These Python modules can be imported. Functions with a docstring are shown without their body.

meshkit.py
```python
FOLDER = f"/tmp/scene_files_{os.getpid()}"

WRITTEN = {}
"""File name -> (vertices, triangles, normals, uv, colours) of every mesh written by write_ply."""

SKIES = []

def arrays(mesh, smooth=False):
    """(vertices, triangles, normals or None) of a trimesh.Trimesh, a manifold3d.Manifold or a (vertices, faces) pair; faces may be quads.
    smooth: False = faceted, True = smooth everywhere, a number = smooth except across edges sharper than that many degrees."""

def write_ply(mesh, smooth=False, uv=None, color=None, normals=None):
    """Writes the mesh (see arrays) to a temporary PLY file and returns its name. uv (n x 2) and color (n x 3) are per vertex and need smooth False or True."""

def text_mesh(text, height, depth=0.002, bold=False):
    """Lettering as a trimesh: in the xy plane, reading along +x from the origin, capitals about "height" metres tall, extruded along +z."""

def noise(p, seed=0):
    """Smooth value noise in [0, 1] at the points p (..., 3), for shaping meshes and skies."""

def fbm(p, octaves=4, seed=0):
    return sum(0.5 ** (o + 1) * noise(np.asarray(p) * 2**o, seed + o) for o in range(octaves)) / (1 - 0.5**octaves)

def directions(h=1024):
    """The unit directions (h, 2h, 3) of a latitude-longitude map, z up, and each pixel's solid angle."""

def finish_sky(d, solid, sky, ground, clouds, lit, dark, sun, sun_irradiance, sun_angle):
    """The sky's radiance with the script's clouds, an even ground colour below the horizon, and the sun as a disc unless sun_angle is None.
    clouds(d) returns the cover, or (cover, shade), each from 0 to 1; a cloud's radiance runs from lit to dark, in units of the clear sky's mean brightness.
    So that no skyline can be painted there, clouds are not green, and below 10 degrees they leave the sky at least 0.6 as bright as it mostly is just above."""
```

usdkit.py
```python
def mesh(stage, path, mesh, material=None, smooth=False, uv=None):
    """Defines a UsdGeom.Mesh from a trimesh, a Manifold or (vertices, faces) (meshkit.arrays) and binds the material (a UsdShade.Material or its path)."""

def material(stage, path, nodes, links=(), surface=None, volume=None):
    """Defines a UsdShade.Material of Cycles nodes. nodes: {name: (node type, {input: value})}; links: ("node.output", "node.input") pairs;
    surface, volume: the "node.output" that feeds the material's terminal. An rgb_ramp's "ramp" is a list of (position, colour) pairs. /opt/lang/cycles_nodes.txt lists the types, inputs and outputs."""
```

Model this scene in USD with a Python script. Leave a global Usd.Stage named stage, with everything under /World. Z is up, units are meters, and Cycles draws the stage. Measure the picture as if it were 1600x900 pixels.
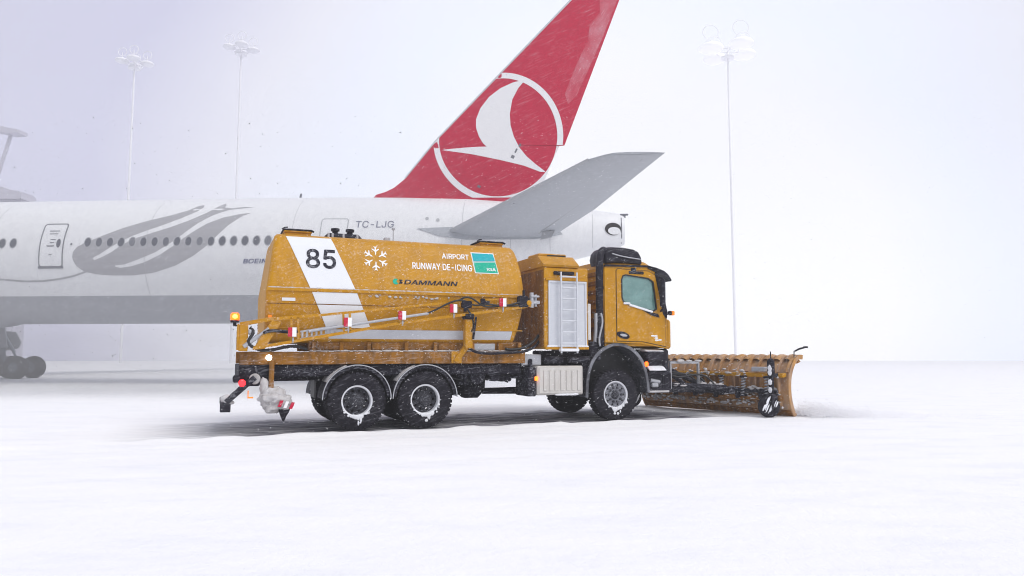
import math, numpy as np, trimesh, usdkit, meshkit
from pxr import Usd, UsdGeom, UsdLux, UsdShade, Sdf, Gf, Vt
from shapely.geometry import Polygon, Point, LineString, box as sbox, MultiPolygon
from shapely import affinity
from shapely.ops import unary_union
PI = math.pi
rng = np.random.default_rng(7)
stage = Usd.Stage.CreateInMemory()
UsdGeom.SetStageUpAxis(stage, 'Z'); UsdGeom.SetStageMetersPerUnit(stage, 1.0)
W = UsdGeom.Xform.Define(stage, '/World').GetPrim()
stage.SetDefaultPrim(W)
UsdGeom.Scope.Define(stage, '/World/Looks')

# ------------------------------------------------------------------ camera
EYE, HORIZON, FPX = 1.46, 552.0, 1135.0
PITCH = math.atan((HORIZON - 450) / FPX)
cam = UsdGeom.Camera.Define(stage, '/World/camera')
cam.AddTranslateOp().Set((0, 0, EYE)); cam.AddRotateXOp().Set(90 + math.degrees(PITCH))
cam.CreateHorizontalApertureAttr(36.0); cam.CreateVerticalApertureAttr(20.25)
cam.CreateFocalLengthAttr(36.0 * FPX / 1600)
cam.CreateClippingRangeAttr((0.05, 5000.0))
cam.CreateExposureAttr(0.0)
EXPO = 0.72
cam.GetExposureAttr().Set(EXPO)

# ------------------------------------------------------------------ sky and sun
SUN_AZ, SUN_EL = math.radians(128), math.radians(48)     # azimuth from +Y towards +X; a veiled sun behind the cloud, high over the right shoulder
GLOW_AZ = math.radians(10)                                # the thinnest, whitest cloud
sky = UsdLux.DomeLight.Define(stage, '/World/sky')
SKY_STRENGTH = 0.075
usdkit.material(stage, '/World/Looks/overcast_sky', {
    'sky': ('sky_texture', {'sky_type': 'single_scattering', 'sun_disc': False, 'sun_elevation': SUN_EL, 'sun_rotation': SUN_AZ, 'aerosol_density': 3.0}),
    'tc': ('texture_coordinate', {}),
    'dt': ('vector_math', {'math_type': 'dot_product', 'vector2': (math.sin(GLOW_AZ), math.cos(GLOW_AZ), 0.0)}),
    'n': ('noise_texture', {'scale': 1.6, 'detail': 3.0}),
    'ad': ('math', {'math_type': 'multiply_add', 'value2': 0.10}),
    'nr': ('rgb_ramp', {'ramp': [(0.0, (6.9, 7.0, 7.7)), (0.62, (6.0, 6.0, 7.4)), (0.79, (6.0, 5.95, 7.7)), (0.88, (8.2, 8.2, 9.2)), (0.955, (8.9, 9.3, 10.6)), (1.0, (9.9, 9.9, 10.2))]}),
    'sz': ('separate_xyz', {}), 'hz': ('map_range', {'range_type': 'smoothstep', 'from_min': 0.0, 'from_max': 0.34, 'to_min': 1.12, 'to_max': 1.0}), 'hm': ('vector_math', {'math_type': 'scale'}),
    'm': ('mix_color', {'fac': 0.93}),
    'bg': ('background_shader', {'strength': SKY_STRENGTH})},
    [('tc.generated', 'n.vector'), ('tc.generated', 'dt.vector1'), ('n.fac', 'ad.value1'), ('dt.value', 'ad.value3'), ('ad.value', 'nr.fac'), ('sky.color', 'm.a'), ('tc.generated', 'sz.vector'), ('sz.z', 'hz.value'), ('nr.color', 'hm.vector1'), ('hz.result', 'hm.scale'), ('hm.vector', 'm.b'), ('m.result', 'bg.color')], surface='bg.background')
UsdShade.MaterialBindingAPI.Apply(sky.GetPrim()).Bind(UsdShade.Material.Get(stage, '/World/Looks/overcast_sky'))
sky.GetPrim().SetCustomDataByKey('kind', 'structure'); sky.GetPrim().SetCustomDataByKey('label', 'white overcast sky lost in blowing snow'); sky.GetPrim().SetCustomDataByKey('category', 'sky')
sun = UsdLux.DistantLight.Define(stage, '/World/sun')
sun.CreateNormalizeAttr(True); sun.CreateIntensityAttr(0.3); sun.CreateAngleAttr(30.0); sun.CreateColorAttr((1.0, 0.97, 0.93))
sun.AddRotateZOp().Set(-math.degrees(SUN_AZ)); sun.AddRotateXOp().Set(-(90 - math.degrees(SUN_EL)))
FOG = 0.0030

# ------------------------------------------------------------------ helpers
def cat(*ms):
    out = []
    for m in ms:
        out += m if isinstance(m, (list, tuple)) else [m]
    return trimesh.util.concatenate([trimesh.Trimesh(np.array(m.vertices), np.array(m.faces), process=False) for m in out])
def box(x0, x1, y0, y1, z0, z1, bev=0.0):
    lo, hi = np.minimum((x0, y0, z0), (x1, y1, z1)).astype(float), np.maximum((x0, y0, z0), (x1, y1, z1)).astype(float)
    if bev <= 0:
        b = trimesh.creation.box(hi - lo); b.apply_translation((lo + hi) / 2); return b
    bev = min(bev, 0.45 * (hi - lo).min()); pts = []
    for c in np.ndindex(2, 2, 2):
        p = np.where(np.array(c) == 1, hi, lo); s = np.where(np.array(c) == 1, -1, 1) * bev
        for k in range(3):
            q = p + s; q[k] = p[k]; pts.append(q)
    return trimesh.convex.convex_hull(np.array(pts))
def rot(m, axis, deg, about=(0, 0, 0)):
    m = m.copy(); m.apply_transform(trimesh.transformations.rotation_matrix(math.radians(deg), axis, about)); return m
def mov(m, d):
    m = m.copy(); m.apply_translation(d); return m
def cyl(p, q, r, n=12):
    return trimesh.creation.cylinder(radius=r, segment=[p, q], sections=n)
def tube(pts, r, n=8, smooth=0):
    p = np.asarray(pts, float)
    if smooth:
        from scipy.interpolate import CubicSpline
        t = np.r_[0, np.cumsum(np.linalg.norm(np.diff(p, axis=0), axis=1))]
        p = CubicSpline(t, p)(np.linspace(0, t[-1], smooth))
    t = np.gradient(p, axis=0); t /= np.linalg.norm(t, axis=1, keepdims=True) + 1e-12
    ref = np.array([0, 1.0, 0]) if abs(t[:, 1]).max() < 0.95 else np.array([0.3, 0.2, 1.0])
    a = np.cross(t, ref); a /= np.linalg.norm(a, axis=1, keepdims=True) + 1e-12
    b = np.cross(t, a); ang = np.arange(n) * 2 * PI / n
    r = np.broadcast_to(r, (len(p),))
    v = (p[:, None] + r[:, None, None] * (np.cos(ang)[None, :, None] * a[:, None] + np.sin(ang)[None, :, None] * b[:, None])).reshape(-1, 3)
    f = []
    for i in range(len(p) - 1):
        for j in range(n):
            k = (j + 1) % n
            f += [[i*n+j, i*n+k, (i+1)*n+k], [i*n+j, (i+1)*n+k, (i+1)*n+j]]
    c0, c1 = len(v), len(v) + 1; v = np.vstack([v, p[0], p[-1]]); m = (len(p) - 1) * n
    for j in range(n):
        k = (j + 1) % n; f += [[c0, k, j], [c1, m + j, m + k]]
    return trimesh.Trimesh(v, f, process=False)
def bar(p, q, w, h, up=(0, 0, 1)):
    """A straight bar of rectangular section w (sideways) by h (along up)."""
    p, q = np.array(p, float), np.array(q, float); t = q - p; L = np.linalg.norm(t); t /= L
    s = np.cross(t, up); s /= np.linalg.norm(s); u = np.cross(s, t)
    b = trimesh.creation.box((L, w, h)); M = np.eye(4); M[:3, 0], M[:3, 1], M[:3, 2], M[:3, 3] = t, s, u, (p + q) / 2
    b.apply_transform(M); return b
def polys(g):
    return [p for p in getattr(g, 'geoms', [g]) if p.geom_type == 'Polygon' and p.area > 1e-7]
def extr(g, depth):
    g = Polygon(g) if isinstance(g, (list, np.ndarray)) else g
    if not g.is_valid: g = g.buffer(0)
    return cat([trimesh.creation.extrude_polygon(p, depth, engine='earcut') for p in polys(g)])
def prism(g, y0, y1):
    """Polygon in (x, z), extruded along y from y0 to y1."""
    m = extr(g, abs(y1 - y0)); v = np.array(m.vertices); f = np.array(m.faces)
    return trimesh.Trimesh(np.c_[v[:, 0], min(y0, y1) + v[:, 2], v[:, 1]], f[:, ::-1], process=False)
def prism_x(g, x0, x1):
    """Polygon in (y, z), extruded along x."""
    m = extr(g, abs(x1 - x0)); v = np.array(m.vertices)
    return trimesh.Trimesh(np.c_[min(x0, x1) + v[:, 2], v[:, 0], v[:, 1]], np.array(m.faces), process=False)
def lathe_y(profile, n=40, c=(0, 0, 0)):
    """Profile of (radius, y), closed or ending on the axis, turned about the y axis through c."""
    p = np.asarray(profile, float); a = np.arange(n) * 2 * PI / n; v, f = [], []
    for k in range(n):
        v.append(np.c_[p[:, 0] * math.cos(a[k]), p[:, 1], p[:, 0] * math.sin(a[k])])
    v = np.vstack(v); m = len(p)
    for k in range(n):
        k2 = (k + 1) % n
        for i in range(m - 1):
            f += [[k*m+i, k*m+i+1, k2*m+i+1], [k*m+i, k2*m+i+1, k2*m+i]]
    t = trimesh.Trimesh(v + np.array(c), f, process=True); t.update_faces(t.nondegenerate_faces()); trimesh.repair.fix_normals(t); return t
def loft(rings, caps=True):
    r = np.asarray(rings, float); n, k = r.shape[:2]; v = r.reshape(-1, 3); f = []
    for i in range(n - 1):
        for j in range(k):
            j2 = (j + 1) % k; f += [[i*k+j, i*k+j2, (i+1)*k+j2], [i*k+j, (i+1)*k+j2, (i+1)*k+j]]
    if caps:
        v = np.vstack([v, r[0].mean(0), r[-1].mean(0)]); a, b = n*k, n*k+1
        for j in range(k):
            j2 = (j + 1) % k; f += [[a, j2, j], [b, (n-1)*k+j, (n-1)*k+j2]]
    t = trimesh.Trimesh(v, f, process=False); trimesh.repair.fix_normals(t); return t
def rough(m, amp, scale, seed=0):
    m = m.copy(); v = np.array(m.vertices); n = np.array(m.vertex_normals)
    m.vertices = v + n * ((meshkit.fbm(v * scale + 37.0, 3, seed) - 0.5) * 2 * amp)[:, None]; return m
def blob(c, r, seed=0, amp=0.25, sub=3, freq=2.2):
    m = trimesh.creation.icosphere(sub, 1.0); v = np.array(m.vertices)
    k = 1 + amp * 2 * (meshkit.fbm(v * freq + 11 + seed * 3.7, 3, seed) - 0.5)
    m.vertices = v * k[:, None] * np.array(r) + np.array(c); return m

TAKEN = {}
def numbered(parent, name):
    k = TAKEN.get((parent, name), 0); TAKEN[(parent, name)] = k + 1
    return name if k == 0 else f'{name}_{k:03d}'
def tag(p, label=None, cat_=None, group=None, kind=None):
    for key, v in (('label', label), ('category', cat_), ('group', group), ('kind', kind)):
        if v: p.SetCustomDataByKey(key, v)
def thing(name, label, cat_, loc=(0, 0, 0), rz=0.0, group=None, kind=None):
    path = '/World/' + numbered('/World', name)
    x = UsdGeom.Xform.Define(stage, path); x.AddTranslateOp().Set(tuple(map(float, loc))); x.AddRotateZOp().Set(float(rz))
    tag(x.GetPrim(), label, cat_, group, kind); return path
def part(parent, name, m, mat, smooth=30, label=None, kind=None):
    path = parent + '/' + numbered(parent, name)
    if isinstance(m, (list, tuple)): m = cat(m)
    p = usdkit.mesh(stage, path, m, MAT[mat], smooth=smooth)
    tag(p.GetPrim(), label, None, None, kind); return path

# ------------------------------------------------------------------ materials
MAT = {}
def plain(name, col, rough_=0.5, metal=0.0, emit=None, strength=0.0, coat=0.0):
    p = {'base_color': col, 'roughness': rough_, 'metallic': metal}
    if emit: p.update(emission_color=emit, emission_strength=strength)
    if coat: p.update(coat_weight=coat, coat_roughness=0.1)
    MAT[name] = usdkit.material(stage, f'/World/Looks/{name}', {'p': ('principled_bsdf', p)}, [], surface='p.BSDF')
def snowy(name, col, rough_=0.45, metal=0.0, speck=0.35, streak=0.3, scale=1.0, dirt=0.0, dirt_col=(0.05, 0.035, 0.025), snow=(0.80, 0.82, 0.86), slant=20, blotch=0.0):
    """Paint with snow driven on to it: fine specks, streaks along the wind, and road dirt."""
    n = {'tc': ('texture_coordinate', {}),
         'rt': ('vector_rotate', {'rotate_type': 'y_axis', 'angle': math.radians(slant)}),
         'mp': ('mapping', {'scale': (2.2 * scale, 9.0 * scale, 26.0 * scale)}),
         'ns': ('noise_texture', {'scale': 1.6, 'detail': 4.0, 'roughness': 0.62}),
         'rs': ('rgb_ramp', {'ramp': [(0.56, (0, 0, 0)), (0.72, (1, 1, 1))]}),
         'np': ('noise_texture', {'scale': 22.0 * scale, 'detail': 6.0, 'roughness': 0.65}),
         'nl': ('noise_texture', {'scale': 1.7 * scale, 'detail': 3.0, 'roughness': 0.55}),
         'rl': ('rgb_ramp', {'ramp': [(0.33, (0, 0, 0)), (0.66, (1, 1, 1))]}),
         'rp': ('rgb_ramp', {'ramp': [(0.52, (0, 0, 0)), (0.70, (1, 1, 1))]}),
         'ms': ('math', {'math_type': 'multiply', 'value2': streak}),
         'mm': ('math', {'math_type': 'multiply'}),
         'mq': ('math', {'math_type': 'multiply', 'value2': speck}),
         'bl': ('math', {'math_type': 'multiply', 'value2': blotch}),
         'mx': ('math', {'math_type': 'maximum'}), 'mx2': ('math', {'math_type': 'maximum'}),
         'dm': ('mapping', {'scale': (2.6, 2.6, 0.8)}), 'nd': ('noise_texture', {'scale': 2.2, 'detail': 7.0, 'roughness': 0.65}),
         'rd': ('rgb_ramp', {'ramp': [(0.38, (0, 0, 0)), (0.68, (1, 1, 1))]}),
         'md': ('math', {'math_type': 'multiply', 'value2': dirt}),
         'cd': ('mix_color', {'a': col, 'b': dirt_col}),
         'cs': ('mix_color', {'b': snow}),
         'ro': ('mix_float', {'a': rough_, 'b': 0.9}),
         'me': ('mix_float', {'a': metal, 'b': 0.0}),
         'bp': ('bump', {'strength': 0.5, 'distance': 0.006}),
         'p': ('principled_bsdf', {'specular_ior_level': 0.2})}
    l = [('tc.object', 'rt.vector'), ('rt.vector', 'mp.vector'), ('mp.vector', 'ns.vector'), ('ns.fac', 'rs.fac'), ('rs.color', 'ms.value1'),
         ('tc.object', 'np.vector'), ('tc.object', 'nl.vector'), ('nl.fac', 'rl.fac'), ('np.fac', 'rp.fac'), ('rp.color', 'mm.value1'), ('rl.color', 'mm.value2'), ('mm.value', 'mq.value1'),
         ('rl.color', 'bl.value1'), ('ms.value', 'mx.value1'), ('mq.value', 'mx.value2'), ('mx.value', 'mx2.value1'), ('bl.value', 'mx2.value2'),
         ('tc.object', 'dm.vector'), ('dm.vector', 'nd.vector'), ('nd.fac', 'rd.fac'), ('rd.color', 'md.value1'), ('md.value', 'cd.fac'), ('cd.result', 'cs.a'), ('mx2.value', 'cs.fac'),
         ('mx2.value', 'ro.fac'), ('mx2.value', 'me.fac'), ('mx2.value', 'bp.height'), ('cs.result', 'p.base_color'), ('ro.result', 'p.roughness'), ('me.result', 'p.metallic'), ('bp.normal', 'p.normal')]
    MAT[name] = usdkit.material(stage, f'/World/Looks/{name}', n, l, surface='p.BSDF')

YEL = (0.51, 0.242, 0.001)
snowy('amber_paint', YEL, 0.42, speck=0.42, streak=0.16, dirt=0.42, dirt_col=(0.30, 0.135, 0.012))
snowy('amber_cab_paint', YEL, 0.38, speck=0.34, streak=0.10, dirt=0.35, dirt_col=(0.30, 0.14, 0.02))
snowy('amber_dirty_shaded_paint', (0.30, 0.125, 0.008), 0.6, speck=0.4, streak=0.30, dirt=0.85, dirt_col=(0.075, 0.035, 0.012), slant=6)  # road dirt, with shade on beams and rear faces mixed into the colour
snowy('plough_paint', (0.46, 0.21, 0.02), 0.55, speck=0.6, streak=0.4, dirt=0.8, dirt_col=(0.16, 0.08, 0.045), slant=35, blotch=0.24)
snowy('white_paint', (0.74, 0.76, 0.79), 0.5, speck=0.3, streak=0.2, dirt=0.08, dirt_col=(0.5, 0.5, 0.5))
snowy('grey_stripe_paint', (0.50, 0.52, 0.56), 0.5, speck=0.3, streak=0.2, dirt=0.2, dirt_col=(0.4, 0.4, 0.42))
snowy('black_paint', (0.009, 0.0075, 0.015), 0.5, speck=0.35, streak=0.22)
snowy('chassis_black', (0.009, 0.0075, 0.015), 0.7, speck=0.6, streak=0.38, slant=8, snow=(0.6, 0.62, 0.68))
snowy('black_plastic', (0.009, 0.0075, 0.015), 0.45, speck=0.15, streak=0.32, slant=24, snow=(0.6, 0.62, 0.68))
snowy('lettering_black', (0.010, 0.010, 0.022), 0.6, speck=0.5, streak=0.28)
snowy('lettering_white', (0.85, 0.86, 0.87), 0.5, speck=0.2, streak=0.1)
snowy('tyre_rubber', (0.010, 0.009, 0.014), 0.9, speck=0.16, streak=0.26, scale=1.3, slant=18, snow=(0.5, 0.5, 0.56))
snowy('rim_steel', (0.03, 0.03, 0.038), 0.6, 0.1, speck=0.7, streak=0.4, scale=1.6, snow=(0.6, 0.62, 0.68))
snowy('rim_alloy', (0.17, 0.175, 0.20), 0.5, 0.2, speck=0.6, streak=0.35, scale=1.6)
snowy('mudguard_plastic', (0.02, 0.02, 0.028), 0.55, speck=0.75, streak=0.5, scale=1.2, snow=(0.6, 0.62, 0.68))
snowy('arch_lip_plastic', (0.05, 0.05, 0.06), 0.6, speck=0.9, streak=0.7, scale=1.5, blotch=0.35, snow=(0.6, 0.62, 0.68))
snowy('aluminium', (0.62, 0.60, 0.57), 0.5, 0.25, speck=0.25, streak=0.25, dirt=0.25, dirt_col=(0.4, 0.36, 0.32))
snowy('shutter_metal', (0.60, 0.62, 0.66), 0.45, 0.2, speck=0.2, streak=0.25)
snowy('galvanised', (0.42, 0.43, 0.46), 0.45, 0.4, speck=0.5, streak=0.4)
snowy('green_logo_paint', (0.0, 0.40, 0.26), 0.5, speck=0.2, streak=0.1)
snowy('teal_logo_paint', (0.0, 0.37, 0.43), 0.5, speck=0.2, streak=0.1)
snowy('red_plate', (0.52, 0.015, 0.05), 0.4, speck=0.3, streak=0.1)
snowy('packed_snow', (0.80, 0.82, 0.86), 0.9, speck=0.1, streak=0.1, dirt=0.25, dirt_col=(0.55, 0.52, 0.5))
snowy('dirty_snow', (0.55, 0.54, 0.55), 0.9, speck=0.5, streak=0.2, dirt=0.6, dirt_col=(0.30, 0.27, 0.25), scale=2)
snowy('plane_white', (0.76, 0.77, 0.78), 0.35, speck=0.0, streak=0.12, scale=0.12, dirt=0.32, dirt_col=(0.58, 0.59, 0.62), slant=70)
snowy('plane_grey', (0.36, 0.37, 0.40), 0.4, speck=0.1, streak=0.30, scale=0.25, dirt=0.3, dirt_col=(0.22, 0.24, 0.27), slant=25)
snowy('stabilizer_grey', (0.40, 0.42, 0.45), 0.4, speck=0.0, streak=0.16, scale=0.3, dirt=0.3, dirt_col=(0.33, 0.35, 0.38))
snowy('plane_red_snowy', (0.50, 0.012, 0.05), 0.5, speck=0.6, streak=0.5, scale=0.5, slant=60, blotch=0.22)
snowy('plane_red', (0.50, 0.012, 0.05), 0.35, speck=0.10, streak=0.20, scale=0.35, dirt=0.15, dirt_col=(0.40, 0.02, 0.05), slant=24)
snowy('plane_emblem', (0.78, 0.78, 0.79), 0.4, speck=0.0, streak=0.10, scale=0.3)
snowy('livery_grey', (0.36, 0.36, 0.38), 0.4, speck=0.1, streak=0.2, scale=0.3)
snowy('leading_edge_metal', (0.55, 0.56, 0.58), 0.35, 0.3, speck=0.3, streak=0.2, scale=0.5)
snowy('gear_metal', (0.16, 0.19, 0.23), 0.5, speck=0.3, streak=0.3, scale=0.6)
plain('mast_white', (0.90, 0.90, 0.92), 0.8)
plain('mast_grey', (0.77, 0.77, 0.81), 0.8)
plain('added_head_glow', (0.9, 0.9, 0.9), 0.6, emit=(1.0, 0.99, 1.0), strength=0.12)  # faint emission added to lift the mast heads to the sky's brightness
snowy('terminal_cladding', (0.46, 0.45, 0.52), 0.6, speck=0.2, streak=0.4, scale=0.1)
plain('window_dark', (0.085, 0.09, 0.115), 0.3)
plain('window_frosted', (0.15, 0.155, 0.18), 0.5)
plain('window_dim', (0.11, 0.115, 0.14), 0.3)
plain('seal_dark', (0.16, 0.165, 0.19), 0.6)
plain('seal_light', (0.40, 0.41, 0.43), 0.6)
plain('navy_letters', (0.03, 0.04, 0.16), 0.5)
plain('slate_letters', (0.16, 0.17, 0.24), 0.5)
plain('rubber_black', (0.012, 0.012, 0.014), 0.5)
plain('gap_dark', (0.02, 0.018, 0.018), 0.7)
plain('amber_lamp', (0.8, 0.2, 0.01), 0.3, emit=(1.0, 0.09, 0.002), strength=1.7)
plain('amber_marker', (0.8, 0.2, 0.01), 0.3, emit=(1.0, 0.18, 0.02), strength=1.8)
plain('amber_dim', (0.75, 0.22, 0.01), 0.3, emit=(1.0, 0.24, 0.03), strength=0.35)
plain('lamp_core', (1, 0.7, 0.2), 0.3, emit=(1.0, 0.36, 0.03), strength=3.2)
plain('red_lamp', (0.7, 0.01, 0.01), 0.3, emit=(1.0, 0.02, 0.03), strength=1.6)
plain('white_lamp', (0.9, 0.9, 0.85), 0.3, emit=(1.0, 0.96, 0.85), strength=2.6)
plain('chrome', (0.7, 0.7, 0.72), 0.2, 1.0)
MAT['cab_glass'] = usdkit.material(stage, '/World/Looks/cab_glass', {
    'f': ('fresnel', {'IOR': 1.5}), 'a': ('math', {'math_type': 'multiply_add', 'value2': 1.0, 'value3': 0.08}),
    'tc': ('texture_coordinate', {}), 'n': ('noise_texture', {'scale': 3.0, 'detail': 5.0, 'roughness': 0.6}), 'nr': ('rgb_ramp', {'ramp': [(0.35, (0.38, 0.38, 0.38)), (0.7, (0.80, 0.80, 0.80))]}),
    'd': ('diffuse_bsdf', {'color': (0.40, 0.68, 0.64)}), 'tl': ('translucent_bsdf', {'color': (0.50, 0.78, 0.74)}), 'dm': ('mix_closure', {'fac': 0.5}), 'fm': ('mix_closure', {}),
    't': ('transparent_bsdf', {'color': (0.62, 0.86, 0.82)}), 'g': ('glossy_bsdf', {'roughness': 0.08, 'color': (0.85, 0.95, 0.95)}), 'm': ('mix_closure', {})},
    [('f.fac', 'a.value1'), ('a.value', 'm.fac'), ('tc.object', 'n.vector'), ('n.fac', 'nr.fac'), ('nr.color', 'fm.fac'), ('d.BSDF', 'dm.closure1'), ('tl.BSDF', 'dm.closure2'), ('t.BSDF', 'fm.closure1'), ('dm.closure', 'fm.closure2'),
     ('fm.closure', 'm.closure1'), ('g.BSDF', 'm.closure2')], surface='m.closure')

# truck pose: x forward, y to its left, z up; the near (right-hand) side is y = -1.25
TH = 22.5
T0 = np.array([-2.963, 14.05, 0.0]) + 1.25 * np.array([-math.sin(math.radians(TH)), math.cos(math.radians(TH)), 0])
ex, ey = np.array([math.cos(math.radians(TH)), math.sin(math.radians(TH)), 0]), np.array([-math.sin(math.radians(TH)), math.cos(math.radians(TH)), 0])

# ground snow with ripples; dark streaks of scraped pavement, with the shade under the truck painted in
ct, st = math.cos(math.radians(TH)), math.sin(math.radians(TH))
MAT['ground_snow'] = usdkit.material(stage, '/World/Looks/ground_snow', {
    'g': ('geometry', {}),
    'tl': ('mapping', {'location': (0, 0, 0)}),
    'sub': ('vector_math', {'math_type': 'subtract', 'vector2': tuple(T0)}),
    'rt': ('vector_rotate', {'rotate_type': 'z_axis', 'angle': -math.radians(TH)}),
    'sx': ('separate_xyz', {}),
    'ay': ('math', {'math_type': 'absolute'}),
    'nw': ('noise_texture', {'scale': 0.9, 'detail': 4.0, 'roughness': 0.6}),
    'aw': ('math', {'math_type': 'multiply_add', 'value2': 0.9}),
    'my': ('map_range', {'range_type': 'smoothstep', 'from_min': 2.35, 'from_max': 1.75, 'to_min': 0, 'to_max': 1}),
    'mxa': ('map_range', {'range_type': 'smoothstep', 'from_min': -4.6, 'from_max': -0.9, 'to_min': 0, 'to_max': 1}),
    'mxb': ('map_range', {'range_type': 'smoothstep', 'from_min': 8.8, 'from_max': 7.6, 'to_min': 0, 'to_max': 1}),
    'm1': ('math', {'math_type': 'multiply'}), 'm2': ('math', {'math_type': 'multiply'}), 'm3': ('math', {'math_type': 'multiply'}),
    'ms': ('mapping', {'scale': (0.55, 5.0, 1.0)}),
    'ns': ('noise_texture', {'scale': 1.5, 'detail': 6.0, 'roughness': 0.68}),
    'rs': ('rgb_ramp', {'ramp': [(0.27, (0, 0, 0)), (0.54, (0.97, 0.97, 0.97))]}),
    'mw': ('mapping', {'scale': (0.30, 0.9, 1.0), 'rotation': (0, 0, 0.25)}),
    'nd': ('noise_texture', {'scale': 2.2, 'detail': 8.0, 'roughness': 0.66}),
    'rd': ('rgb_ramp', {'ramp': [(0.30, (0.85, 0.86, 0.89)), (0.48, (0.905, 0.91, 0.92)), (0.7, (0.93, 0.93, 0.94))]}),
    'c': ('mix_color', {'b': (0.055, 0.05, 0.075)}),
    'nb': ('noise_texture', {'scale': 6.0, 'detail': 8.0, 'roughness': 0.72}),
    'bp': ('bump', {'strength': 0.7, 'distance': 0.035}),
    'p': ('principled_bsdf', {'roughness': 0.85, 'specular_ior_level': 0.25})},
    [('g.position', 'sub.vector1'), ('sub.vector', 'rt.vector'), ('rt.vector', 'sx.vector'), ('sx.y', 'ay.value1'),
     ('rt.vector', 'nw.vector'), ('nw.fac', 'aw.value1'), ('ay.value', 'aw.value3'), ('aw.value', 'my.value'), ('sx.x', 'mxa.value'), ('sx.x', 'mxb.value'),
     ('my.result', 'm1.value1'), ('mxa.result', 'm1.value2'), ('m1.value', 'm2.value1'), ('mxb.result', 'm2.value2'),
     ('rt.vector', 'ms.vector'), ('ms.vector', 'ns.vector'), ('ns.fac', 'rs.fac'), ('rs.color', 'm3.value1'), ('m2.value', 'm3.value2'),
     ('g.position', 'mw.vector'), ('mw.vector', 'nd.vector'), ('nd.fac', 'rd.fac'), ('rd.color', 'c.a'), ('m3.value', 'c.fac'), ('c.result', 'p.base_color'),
     ('g.position', 'nb.vector'), ('nb.fac', 'bp.height'), ('bp.normal', 'p.normal')], surface='p.BSDF')

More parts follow.
